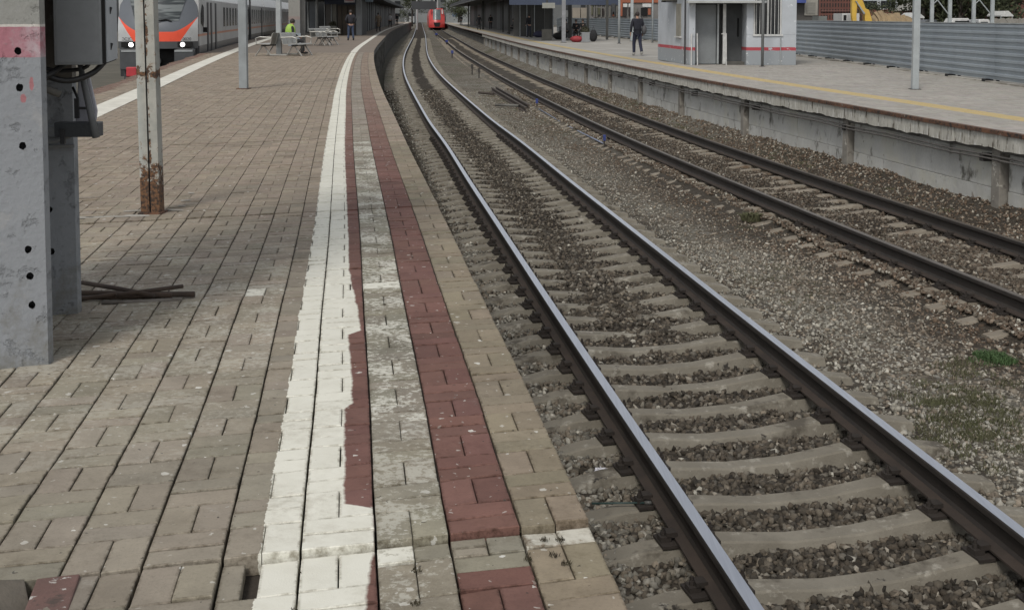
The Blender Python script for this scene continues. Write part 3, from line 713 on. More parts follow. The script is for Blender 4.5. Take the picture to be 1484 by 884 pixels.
def holed_block(fx, z0, z1, depth, holes, name, m, parent, r=.015, chamf=.05):
    """concrete flange with bolt holes sunk in its front face (front at y = 0)"""
    bm = bmesh.new(); x0, x1 = fx
    def loop(pts): 
        vs = [bm.verts.new(p) for p in pts]; return vs, [bm.edges.new((vs[i], vs[(i + 1) % len(vs)])) for i in range(len(vs))]
    ov, oe = loop([(x0, 0, z0), (x1 - chamf * .4, 0, z0), (x1 - chamf * .4, 0, z1), (x0, 0, z1)])
    es = list(oe); rings = []
    for hx_, hz_, hr in holes:
        pts = [(hx_ + hr * math.cos(a) * random.uniform(.85, 1.12), 0, hz_ + hr * 1.15 * math.sin(a) * random.uniform(.85, 1.1)) for a in [2 * math.pi * i / 14 for i in range(14)]]
        vs, e = loop(pts); es += e; rings.append(vs)
    bmesh.ops.triangle_fill(bm, use_beauty=True, use_dissolve=False, edges=es)
    for vs in rings:
        ns = [bm.verts.new((v.co.x, .06, v.co.z)) for v in vs]
        for i in range(len(vs)): 
            f = bm.faces.new((vs[i], vs[(i + 1) % 14], ns[(i + 1) % 14], ns[i])); f.material_index = 1
        f = bm.faces.new(ns); f.material_index = 1
    def quad(a, b, c, d): bm.faces.new([bm.verts.new(p) for p in (a, b, c, d)])
    c4 = chamf * .4
    quad((x1 - c4, 0, z0), (x1, chamf, z0), (x1, chamf, z1), (x1 - c4, 0, z1)); quad((x1, chamf, z0), (x1, depth, z0), (x1, depth, z1), (x1, chamf, z1))
    quad((x1, depth, z0), (x0, depth, z0), (x0, depth, z1), (x1, depth, z1)); quad((x0, depth, z0), (x0, 0, z0), (x0, 0, z1), (x0, depth, z1))
    bm.faces.new([bm.verts.new(p) for p in ((x0, 0, z1), (x1 - c4, 0, z1), (x1, chamf, z1), (x1, depth, z1), (x0, depth, z1))])
    me = bpy.data.meshes.new(name); bm.to_mesh(me); bm.free(); me.materials.append(m); me.materials.append(DARKST)
    o = bpy.data.objects.new(name, me); C.objects.link(o); o.parent = parent; return o

# ---- concrete mast, foreground left
mast_m = paint_bands('painted_mast', [(1.256, (.25, .263, .28)), (1.378, (.36, .15, .18)), (1.388, (.55, .52, .48))], (.27, .27, .25), chips=((.46, .45, .44), 9, .69))
mt = empty('concrete_mast', (0, 5.0, 0), label='massive grey painted concrete mast with a faded red band at the left edge', cat='mast')
def lx(px, Y): return (px - 742) / 1780 * (Y + 0) 
K = 1780 / 5.0
holes = [((px - 742) / K, 1.42 - (py - 24) / K, .014) for px, py in ((42.5, 73), (43.5, 125), (45, 208), (48.5, 357), (50, 396), (51.5, 438))]
mt.location = (-1.868, 5.0, 0); mt.rotation_euler.z = R(21)
holes = [((h_[0] + 1.868) / math.cos(R(21)), h_[1], h_[2]) for h_ in holes]
holed_block((-.95, 0), -.05, 5.5, .20, holes, 'front_flange', mast_m, mt)
K2 = 1780 / 5.87
mast_m2 = paint_bands('painted_mast_rear', [(1.12, (.24, .255, .272))], (.12, .11, .095), chips=((.46, .45, .44), 9, .69))  # bare upper part; shade beside the cabinet is painted into its dark brown
ho = holed_block((-.8, .135), -.05, 5.5, .20, [(.0, 1.42 - (300 - 24) / K2, .014), (.005, 1.42 - (361 - 24) / K2, .014)], 'rear_flange', mast_m2, mt); ho.location = (0, .885, 0)
MB().box(-.6, -.15, .202, .883, -.05, 5.5).build('web', mast_m, mt)
clampm = mat('clamp_steel', (.20, .215, .225), (.14, .13, .12), 8, .6, bump=.001)
b = MB().box(-.15, .118, .865, .884, .855, .90); b.box(-.15, .118, .868, .884, .80, .815); b.tube([(-.15, .85, .828), (.03, .84, .838), (.13, .82, .875)], .011, 8); b.build('clamp', clampm, mt)

# ---- cabinet beside the mast
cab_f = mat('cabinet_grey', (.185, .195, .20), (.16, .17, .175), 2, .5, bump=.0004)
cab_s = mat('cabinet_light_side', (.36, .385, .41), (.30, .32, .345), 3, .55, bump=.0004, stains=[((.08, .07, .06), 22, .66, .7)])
cb = empty('switch_cabinet', (-1.757, 5.40, 1.21), R(13), 'dark grey metal switch cabinet hanging right of the big concrete mast', 'cabinet')
MB().box(-.215, -.018, 0, .5, 0, 1.1).build('housing', cab_f, cb, bevel=.004)
MB().box(-.018, -.004, .004, .496, .004, 1.096).build('gap', BLACK, cb)
MB().box(-.004, .002, .02, .52, .01, 1.09).build('side_door', cab_s, cb, bevel=.001)
b = MB()
for z in (.06, .22): b.tube([(.0, .17, z), (.008, .17, z + .03)], .006, 6)
b.build('hinge', DARKST, cb)
MB().box(-.205, -.03, -.003, -.0005, .01, 1.08).build('front_plate', cab_f, cb, bevel=.001)
for pts, r, lb in ((((-2.17, 5.35, 1.42), (-2.12, 5.36, 1.26), (-2.02, 5.38, 1.17), (-1.93, 5.41, 1.14), (-1.84, 5.45, 1.17), (-1.80, 5.5, 1.22)), .013, 'thick black cable looping low under the dark switch cabinet'),
                   (((-2.19, 5.31, 1.9), (-2.14, 5.30, 1.5), (-2.09, 5.30, 1.25), (-2.02, 5.35, 1.16), (-1.95, 5.45, 1.22)), .014, 'black cable dropping between the mast and the switch cabinet'),
                   (((-2.17, 5.5, 1.3), (-2.06, 5.5, 1.19), (-1.90, 5.52, 1.19), (-1.86, 5.52, 1.25)), .009, 'thin black cable behind the loop under the switch cabinet')):
    # smooth the run
    P_ = [Vector(p) for p in pts]; out = []
    for i in range(len(P_) - 1):
        a, b_, c, d = P_[max(i - 1, 0)], P_[i], P_[i + 1], P_[min(i + 2, len(P_) - 1)]
        for k in range(5):
            u = k / 5; out.append(.5 * ((2 * b_) + (c - a) * u + (2 * a - 5 * b_ + 4 * c - d) * u * u + (3 * b_ - a - 3 * c + d) * u ** 3))
    out.append(P_[-1]); tag(MB().tube(out, r, 8).build('cable', CABLE, smooth=True), lb, 'cable', 'cables under the cabinet')
tag(MB().tube([(-1.915, 5.52, 1.21), (-1.90, 5.52, 1.12), (-1.868, 5.5, 1.0), (-1.838, 5.48, .885)], [.012, .013, .015, .016], 10).build('conduit', mat('conduit_grey', (.13, .14, .145), (.09, .09, .09), 6, .5), smooth=True), 'straight grey conduit slanting down from under the switch cabinet', 'conduit')
tag(MB().tube([(-2.20, 5.36, 1.165), (-2.10, 5.37, 1.16), (-2.03, 5.39, 1.11), (-1.97, 5.42, 1.08)], .016, 8).build('conduit', conc_dark, smooth=True), 'bent dirty conduit running from the mast under the switch cabinet', 'conduit')
br = empty('cable_bracket', (-1.95, 5.6, .9), label='dark steel bracket holding the slanting conduit beside the mast', cat='bracket')
MB().box(-.10, .095, -.05, .03, -.02, .045).build('arm', mat('bracket_grey', (.06, .065, .07), None, 6, .5), br, bevel=.004)
MB().box(-.07, -.05, -.06, -.04, -.05, .02).build('bolt', DARKST, br)
b = MB(); b.prism([(-.05, -.02), (.045, -.02), (.052, .03), (.02, .19), (-.03, .20)], 0, .02)
tag(b.build('cable_shroud', mat('pale_shroud', (.44, .45, .50), (.34, .34, .38), 6, .5), loc=(-1.945, 5.66, .96), bevel=.008), 'pale lilac curved shroud behind the conduit under the cabinet', 'shroud')
tag(MB().tube([(-1.99, 5.63, 1.10), (-1.965, 5.62, 1.05), (-1.965, 5.62, .99)], .006, 6).build('cable', CABLE, smooth=True), 'short thin black wire across the pale shroud by the mast', 'cable', 'cables under the cabinet')
MBH = MB(); MBH.box(-.01, .01, 0, .012, -.04, .05); MBH.box(.01, .07, 0, .012, .0, .012)
tag(MBH.build('latch', DARKST, loc=(-1.965, 5.60, 1.0)), 'small black latch in front of the pale shroud', 'latch')

# ---- posts
def rust_post_mat():
    t = NT('flaking_post_paint'); v = t.coord('Object'); sp = t.n('ShaderNodeSeparateXYZ'); t.l(v, sp.inputs[0]); z = sp.outputs[2]
    c = t.mix(t.ramp(t.noise(v, 9, 5), .4, .65), (.36, .355, .32), (.27, .275, .25)); c = t.mix(t.ramp(sp.outputs[0], -.08, -.02, (.5, 0)), c, (.42, .46, .45))
    c = t.mix(t.ramp(t.noise(v, 16, 6, .75), .58, .64, (0, .8)), c, (.22, .155, .10))
    low = t.ramp(z, .10, .55, (.26, -.075)); nn = t.math('ADD', t.noise(v, 17, 6, .75), low)
    sl = t.ramp(t.math('ABSOLUTE', t.math('ADD', sp.outputs[0], -.012)), 0, .022, (.13, -.1)); nn = t.math('MAXIMUM', nn, t.math('ADD', t.noise(v, 12, 6, .7), sl))
    mid = t.math('SUBTRACT', .20, t.math('ABSOLUTE', t.math('MULTIPLY', t.math('SUBTRACT', z, 1.01), 3.6))); nn = t.math('MAXIMUM', nn, t.math('ADD', t.noise(v, 24, 5, .7), mid))
    c = t.mix(t.ramp(nn, .58, .62), c, t.mix(t.ramp(t.noise(v, 50, 3), .4, .6), (.035, .022, .015), (.15, .075, .035)))
    t.l(c, t.p.inputs['Base Color']); t.p.inputs['Roughness'].default_value = .8; t.l(t.bump(t.noise(v, 60, 4), .002), t.p.inputs['Normal']); return t.m
RPM = rust_post_mat()
x, y = spot(220, 309)
p1 = empty('rusty_post', (x, y, 0), label='nearest square post of two welded channels, flaking paint and rusted foot', cat='post'); p1.rotation_euler = (0, -.012, R(-3))
b = MB()
for sx in (-1, 1):
    b.box(sx * .036 - .0305, sx * .036 + .0305, -.045, -.038, -.02, 6.2); b.box(sx * .0665 - .003, sx * .0665 + .003, -.045, .055, -.02, 6.2); b.box(sx * .036 - .0305, sx * .036 + .0305, .048, .055, -.02, 6.2)
b.build('channel', RPM, p1, bevel=.002)
MB().box(-.0055, .0055, -.030, .03, -.02, 6.2).build('seam', DARKST, p1)
MB().box(-.085, .085, -.07, .08, -.01, .012).build('base_plate', rust, p1)
def post(px, py, wpx, zb, m, name, label, h=5.5, shape='square', cat='post', base=True, group=None):
    x, y = spot(px, py, zb); wd = wpx * (y) / 1780
    e = empty(name, (x, y, zb), R(random.uniform(-6, 6)), label, cat, group)
    b = MB()
    if shape == 'square': b.box(-wd / 2, wd / 2, -wd / 2, wd / 2, 0, h)
    elif shape == 'round': b.tube([(0, 0, 0), (0, 0, h * .5), (0, 0, h)], wd / 2, 12)
    b.build('shaft', m, e, bevel=.006 if shape == 'square' else 0, smooth=shape == 'round')
    if base: MB().box(-wd * .8, wd * .8, -wd * .8, wd * .8, -.005, .012).build('base_plate', rust if zb == 0 else DARKST, e)
    return e
post2m = mat('grey_blue_post_paint', (.27, .295, .305), (.20, .215, .22), 4, .6, bump=.001, stains=[((.06, .045, .035), 12, .66, .7)])
post(352.5, 129, 11.5, 0, post2m, 'platform_post', 'slim blue grey post standing alone behind the rusty post')
post(404, 81, 7, 0, GALV, 'platform_post', 'light grey post rising through the metal bench')
post(459, 51.5, 3.6, 0, GALV, 'platform_post', 'thin light post among the benches before the left station building', shape='round')
post(520, 52, 7.5, 0, mat('grey_canopy_column', (.19, .20, .205), (.15, .155, .16), 2, .7), 'canopy_column', 'grey square column beside the man in jeans', h=3.2, cat='column')
post(362, 58, 2.4, 0, DARKST, 'platform_post', 'thin black post in front of the commuter train windows', h=3)
cc_ = mat('column_concrete', (.23, .225, .21), (.17, .17, .165), 1.5, .85, bump=.003, bscale=30)
x, y = spot(427, 67); e = empty('concrete_column', (x, y, 0), R(4), 'thick concrete column right behind the seated person in the bright vest', 'column')
MB().box(-.28, .26, -.15, .0, 0, 5).build('front_flange', paint_bands('col_paint', [(1.25, (.20, .205, .205)), (1.40, (.25, .20, .185))], (.24, .235, .215)), e)
MB().box(.02, .45, .4, .55, 0, 5).build('rear_flange', cc_, e); MB().box(-.1, .1, .002, .398, 0, 5).build('web', cc_, e)
MB().box(-.31, .29, -.18, -.15, 0, .6).build('plinth_band', mat('blue_grey_plinth', (.27, .31, .35), None, 4, .7), e)
GR2 = mat('light_grey_lamp_post', (.36, .39, .395), (.29, .31, .315), 4, .55, bump=.0005)
post(1327, 130, 9.2, ZR, GR2, 'lamp_post', 'tall pale grey lamp post standing before the corrugated fence', h=6)
post(1105.5, 97, 4.4, ZR, mat('kiosk_post_grey', (.21, .22, .22), None, 4, .6), 'lamp_post', 'grey post standing just before the kiosk window', h=5, shape='round')
post(897.5, 63.5, 3.4, ZR, GR2, 'lamp_post', 'slim pale post left of the man in the dark coat', h=5, shape='round')
post(916, 60, 4, ZR, GR2, 'lamp_post', 'pale grey post directly behind the man in the dark coat', h=5)
post(946, 62, 2.2, ZR, GR2, 'lamp_post', 'thin pale pole touching the left wall of the kiosk', h=5, shape='round')
post(817, 62, 5.6, ZR, mat('canopy_post_light', (.25, .255, .265), None, 4, .6), 'canopy_column', 'light grey column with a white sign box at its top left', h=3.3, cat='column')
dcol = mat('dark_canopy_column', (.055, .055, .05), (.04, .04, .037), 3, .7, bump=0)
for px, py, wp, lb in ((880, 58, 3.6, 'dark canopy column between the planter and the pale posts'), (852, 56, 3, 'dark canopy column directly behind the grey planter'), (792.5, 58, 6.5, 'thick canopy column on a pale square footing'), (738, 50, 3, 'dark slim column left of the group with luggage'),
                       (729, 47.5, 1.8, 'very thin dark column far along the right platform'), (700, 43, 2.6, 'dark canopy column far down the right platform'), (826, 56, 5, 'dark canopy column behind the light one with the sign box'), (771, 55, 1.8, 'thin column beside the standing group on the right platform'), (679, 40, 2, 'farthest dark canopy column of the right platform')):
    post(px, py, wp, ZR, dcol, 'canopy_column', lb, h=3.4, cat='column', base=False, group='dark columns under the right canopy')
x, y = spot(792.5, 59, ZR); tag(MB().box(-.32, .32, -.3, .3, 0, .72).build('column_footing', mat('footing', (.13, .125, .11), None, 3, .9), loc=(x, y - .1, ZR)), 'pale square footing block around the thick dark column', 'footing')
x, y = spot(817, 62, ZR); e = empty('sign_box', (x - .95, y - .1, 2.05), label='blank off white hanging sign box left of the light column', cat='sign')
MB().box(-.34, .42, -.1, .1, -.16, .16).build('box', mat('sign_offwhite', (.30, .30, .27), None, 3, .7), e, bevel=.01); MB().box(-.1, .0, -.05, .05, .16, 1.3).build('hanger', DARKST, e)

# ---- rods and litter on the near platform
rodm = mat('rusty_rod', (.075, .05, .035), (.035, .025, .02), 10, .85, bump=.001)
rodl = mat('grey_rod', (.22, .20, .18), (.12, .10, .08), 10, .8)
ends = [((104, 428), (248, 432), .012, .014, 'd'), ((118, 419), (222, 437), .034, .012, 'd'), ((100, 436), (280, 430), .012, .013, 'd'), ((168, 438), (264, 424), .036, .011, 'd'), ((146, 442), (262, 437), .010, .010, 'l'), ((112, 441), (215, 428), .022, .011, 'd'), ((205, 430), (281, 431), .014, .015, 'd')]
rl = ['rusty rod lying flat beneath the others in the pile by the mast', 'rusty rod on top of the pile, slanting from upper left', 'longest rusty rod running through the whole pile', 'rusty rod crossing the pile up to the right', 'pale grey rod at the near side of the rusty pile', 'short rusty rod at the mast side of the pile', 'thick rusty stub at the right end of the pile']
for (a, c, zz, r, k), lb in zip(ends, rl):
    xa, ya = spot(*a); xc, yc = spot(*c)
    tag(MB().tube([(xa, ya, zz), ((xa + xc) / 2, (ya + yc) / 2, zz + random.uniform(-.004, .006)), (xc, yc, max(r, zz + random.uniform(-.012, .004)))], r, 7).build('steel_rod', rodl if k == 'l' else rodm, smooth=True), lb, 'rod', 'rusty rods lying by the mast')
# broken pale slabs round the foot of the rusty post
frag = mat('pale_mortar', (.36, .345, .31), (.24, .225, .2), 8, .9, bump=.004, bscale=40)
for i, (px, py, w_, d_, rz) in enumerate(((150, 316, .34, .05, .2), (196, 314, .22, .06, .0), (250, 306, .20, .035, .05), (118, 317, .2, .05, .1), (268, 292, .1, .03, .4), (276, 281, .07, .03, -.3), (262, 300, .07, .03, .1), (190, 307, .16, .03, .3))):
    x, y = spot(px, py); b = MB(); n = 7
    pts = [(w_ / 2 * math.cos(a) * random.uniform(.75, 1.1), d_ / 2 * math.sin(a) * random.uniform(.6, 1.2)) for a in [2 * math.pi * k / n for k in range(n)]]
    vs = [(a, c, 0) for a, c in pts] + [(a * .9, c * .9, .007) for a, c in pts]
    b.add(vs, [tuple(range(n, 2 * n))] + [(k, (k + 1) % n, n + (k + 1) % n, n + k) for k in range(n)]); o = b.build('mortar_fragment', frag, loc=(x, y, .004)); o.rotation_euler.z = rz
    tag(o, ['wide pale mortar flake left of the rusty post foot', 'pale mortar flake touching the rusty post foot', 'pale mortar flake right of the rusty post foot', 'pale mortar flake nearest the mast', 'small lime flake behind the rusty post to its right', 'tiny farthest lime flake beyond the rusty post', 'small lime flake between two others right of the post', 'thin pale flake just behind the post foot'][i], 'mortar flake', 'mortar flakes by the rusty post')
# hole in the lower left corner with a loose red brick
bb = Bricks()
rbm = mat('loose_red_brick', (.165, .092, .08), (.11, .066, .056), 9, .9, bump=.003, bscale=90, stains=[((.42, .40, .37), 26, .58, .62), ((.07, .05, .042), 12, .55, .64)])
o = MB().box(-.052, .052, -.1, .1, -.045, .02).build('loose_brick', rbm, bevel=.004, loc=(-1.125, 3.0, -.010)); o.rotation_euler = (R(1.5), R(-2), R(11))
tag(o, 'loose raised red brick at the broken lower left corner of the paving', 'brick')
gb = mat('loose_grey_brick', (.15, .13, .105), (.09, .08, .065), 9, .9, bump=.003, bscale=90)
for i, (x, y, z, a, b_, c) in enumerate(((-1.235, 2.99, -.035, 20, 14, 35), (-1.27, 3.13, -.045, -12, 8, -20), (-1.20, 2.88, -.05, 5, -18, 70))):
    o = MB().box(-.05, .05, -.09, .09, -.03, .03).build('loose_brick', gb, bevel=.004, loc=(x, y, z)); o.rotation_euler = (R(a), R(b_), R(c))
    tag(o, ['broken grey brick tilted in the corner hole beside the red brick', 'buried grey brick at the far rim of the corner hole', 'grey brick fragment lowest in the corner hole'][i], 'brick', 'grey bricks in the corner hole')
bm_ = MB(); 
for i in range(60):
    x, y = random.uniform(-1.32, -1.15), random.uniform(2.75, 3.22); bm_.ball((x, y, -.046), random.uniform(.006, .016), 5)
tag(bm_.build('rubble', soil), 'dark crumbly rubble in the broken corner of the near paving', kind='stuff')
# weeds in the joints
wd_m = mat('dry_weed', (.05, .045, .022), (.03, .022, .014), 20, .9, bump=0)
grs = mat('bright_grass', (.055, .105, .032), (.04, .075, .025), 10, .8, bump=0)
dgr = mat('dull_grass', (.085, .09, .04), (.06, .055, .03), 10, .9, bump=0)
def blades(spots, m, name, label):
    """spots = [(x, y, z, radius, n, height)]"""
    V = []; F = []
    for (cx, cy, cz, rad, n, h) in spots:
        for i in range(n):
            a = random.uniform(0, 6.28); rr = rad * math.sqrt(random.random()) ; x = cx + rr * math.cos(a); y = cy + rr * math.sin(a) * .8
            hh = h * random.uniform(.5, 1.2); l = random.uniform(0, 6.28); d = hh * random.uniform(.2, .9); wv = hh * .09
            b0 = len(V); tx, ty = math.cos(l) * d, math.sin(l) * d
            V += [(x - wv, y, cz), (x + wv, y, cz), (x + tx * .45 + wv * .6, y + ty * .45, cz + hh * .6), (x + tx * .45 - wv * .6, y + ty * .45, cz + hh * .6), (x + tx, y + ty, cz + hh * .8)]
            F += [(b0, b0 + 1, b0 + 2, b0 + 3), (b0 + 3, b0 + 2, b0 + 4)]
    me = bpy.data.meshes.new(name); me.from_pydata(V, [], F); me.materials.append(m); o = bpy.data.objects.new(name, me); C.objects.link(o); tag(o, label, kind='stuff'); return o
sp_l = []
for t_, n_ in ((.8, 26), (.4, 22), (.2, 22), (.6, 8)):
    for i in range(n_):
        s_ = random.uniform(2.9, 11); x, y = P_left(s_, t_ + random.uniform(-.003, .003)); sp_l.append((float(x), float(y), -.012, .007, 6, .011))
for i in range(60):
    x, y = P_left(random.uniform(4.0, 5.6), .8 + random.gauss(0, .004)); sp_l.append((float(x), float(y), -.01, .010, 10, .012))
for (px, py) in ((697, 477), (683, 455), (672, 437), (700, 500), (790, 778), (803, 800), (820, 812), (602, 870), (446, 640), (448, 575), (444, 650), (812, 778), (575, 482), (604, 822), (765, 806), (676, 438)):
    x, y = spot(px, py); sp_l.append((x, y, -.01, .014, 26, .013))
blades(sp_l, wd_m, 'joint_weeds', 'dry brown weeds in the joints of the near paving')
def gs(px, py, rad, n, h): x, y = spot(px, py, -1.5); return (x, y, float(prof_z(np.array([x]), np.array([y]))[0]) + .01, rad, n, h)
blades([gs(1438, 515, .12, 700, .06), gs(1458, 521, .10, 300, .05), gs(1424, 511, .08, 200, .045), gs(1445, 519, .24, 260, .03)], grs, 'grass_tuft', 'bright green grass tuft in the gravel at the right edge')
dl_ = [gs(1090, 322, .13, 320, .13), gs(1085, 330, .2, 60, .03)]
for i in range(90): dl_.append(gs(1405 + random.gauss(0, 42), 590 + random.gauss(0, 34), .13, 60, .035))
for i in range(16): dl_.append(gs(1110 + random.gauss(0, 45), 398 + random.gauss(0, 14), .15, 26, .028))
for i in range(14): dl_.append(gs(1180 + random.gauss(0, 30), 430 + random.gauss(0, 10), .13, 18, .028))
for i in range(40): dl_.append(gs(random.uniform(690, 790), random.uniform(100, 175), .35, 26, .05))
blades(dl_, dgr, 'low_grass', 'thin dull green grass creeping through the gravel between the tracks')
dw = []
for i in range(40):
    Y = random.uniform(17, 45); x, y = EDGE2.at(EDGE2.s_at(Y), -.15 - abs(random.gauss(0, .25))); dw.append((float(x), float(y), float(prof_z(np.array([float(x)]), np.array([float(y)]))[0]) + .01, .12, 22, .06))
blades(dw, dgr, 'wall_weeds', 'scattered low weeds along the foot of the far platform wall')
# litter by the near rail
pap = MB(); x, y = spot(873, 686, -1.48); vs = []; n = 9
for i in range(n):
    for k in range(n):
        vs.append(((i / (n - 1) - .5) * .085 + random.uniform(-.012, .012), (k / (n - 1) - .5) * .075 + random.uniform(-.012, .012), random.uniform(0, .034) * (1 - abs(i / (n - 1) - .5))))
pap.add(vs, [(i * n + k, (i + 1) * n + k, (i + 1) * n + k + 1, i * n + k + 1) for i in range(n - 1) for k in range(n - 1)])
tag(pap.build('paper_scrap', mat('litter_white', (.62, .62, .66), (.45, .45, .5), 20, .7, bump=0), loc=(x, y, -1.475)), 'crumpled white paper scrap between sleepers by the near rail', 'litter')
xa, ya = spot(858, 734, -1.46); xc, yc = spot(946, 733, -1.44)
e = empty('green_stick', (xa, ya, -1.44), label='thin dark green stick lying across the stones by the near rail', cat='stick'); dx, dy = xc - xa, yc - ya
MB().tube([(0, 0, 0), (dx, dy, .02)], .006, 7).build('shaft', mat('teal_plastic', (.03, .06, .055), None, 5, .5), e, smooth=True)
MB().tube([(dx * .87, dy * .87, .017), (dx, dy, .02)], .013, 8).build('grip', mat('grey_grip', (.09, .09, .085), None, 5, .6), e, smooth=True)
# loose old rails lying between the tracks
orl = mat('old_rail_rust', (.07, .055, .045), (.04, .03, .025), 8, .8, bump=.002)
for i, (a, c, of) in enumerate((((713, 128), (762, 157), 0), ((719, 127), (766, 153), .2))):
    xa, ya = spot(a[0], a[1], -1.4); xc, yc = spot(c[0], c[1], -1.4); d = Vector((xc - xa, yc - ya, 0)); L = d.length; ang = math.atan2(-d.x, d.y)
    b = MB(); b.prism([(-.035, .0), (-.035, -.04), (-.01, -.055), (-.01, -.12), (-.07, -.14), (-.07, -.15), (.07, -.15), (.07, -.14), (.01, -.12), (.01, -.055), (.035, -.04), (.035, 0)], 0, L, T(xa, ya, -1.37, ang))
    tag(b.build('scrap_rail', orl), ['rusty scrap rail lying left of its twin in the gravel', 'rusty scrap rail lying right of its twin in the gravel'][i], 'scrap rail', 'scrap rails between the tracks')
for (a, c, lb) in (((694, 135), (715, 137), 'dark timber sticking out behind the scrap rails'), ((718, 153), (752, 154), 'pale timber piece by the near end of the scrap rails')):
    xa, ya = spot(a[0], a[1], -1.45); xc, yc = spot(c[0], c[1], -1.45)
    tag(MB().tube([(xa, ya, -1.44), (xc, yc, -1.44)], .05, 6).build('timber', orl if 'dark' in lb else conc_dark), lb, 'timber')
blue = mat('blue_paint', (.035, .06, .26), (.03, .045, .15), 6, .6, bump=0); stk = mat('stake_dark', (.05, .045, .04), None, 5, .7)
for px, py, h, lb in ((876, 215, .30, 'blue topped stake at the near end of the thin pipe'), (778, 159, .34, 'blue stake at the far end of the thin pipe'), (694, 113, .45, 'dark squat marker in the gravel beyond the scrap rails'), (655, 84, .5, 'thin blue topped stake farther down the gravel strip'), (647, 66, .5, 'small blue marker far between the tracks'), (632, 54, .5, 'dark blue marker near the oncoming red train'), (684, 108, .5, 'thin upright wire left of the dark squat marker')):
    x, y = spot(px, py, -1.5); k = max(1, y / 30) * .016
    e = empty('marker_stake', (x, y, -1.52), R(10), lb, 'stake'); MB().tube([(0, 0, 0), (.01, 0, h)], k, 7).build('stake', stk, e)
    MB().box(-k * 1.7, k * 1.9, -k * 1.6, k * 1.6, h * .62, h * 1.05).build('cap', blue if 'blue' in lb else stk, e, bevel=.004)
xa, ya = spot(781, 162, -1.5); xm, ym = spot(820, 183, -1.5); xc, yc = spot(874, 213, -1.5)
tag(MB().tube([(xa, ya, -1.42), (xm, ym, -1.47), (xc, yc, -1.42)], .017, 7).build('thin_pipe', mat('blue_grey_pipe', (.25, .28, .36), (.12, .14, .2), 3, .5), smooth=True), 'thin blue grey pipe lying between two blue stakes', 'pipe')

# ---- people
SKIN = mat('skin', (.42, .26, .19), (.36, .22, .16), 9, .6, bump=0); HAIR = mat('dark_hair', (.03, .022, .018), None, 20, .7, bump=0)
_cm = {}
def cloth(c):
    if c not in _cm: _cm[c] = mat('cloth', c, tuple(x * .7 for x in c), 7, .9, bump=.002, bscale=90)
    return _cm[c]
def skinned(name, V, E_, Rr, m, parent, root=0, sub=1):
    me = bpy.data.meshes.new(name); me.from_pydata(V, E_, []); me.materials.append(m)
    o = bpy.data.objects.new(name, me); C.objects.link(o); o.parent = parent
    md = o.modifiers.new('skin', 'SKIN'); md.use_smooth_shade = True
    for i, r in enumerate(Rr):
        sv = me.skin_vertices[0].data[i]; sv.radius = r if isinstance(r, tuple) else (r, r); sv.use_root = i == root
    s_ = o.modifiers.new('sub', 'SUBSURF'); s_.levels = sub; s_.render_levels = sub; return o
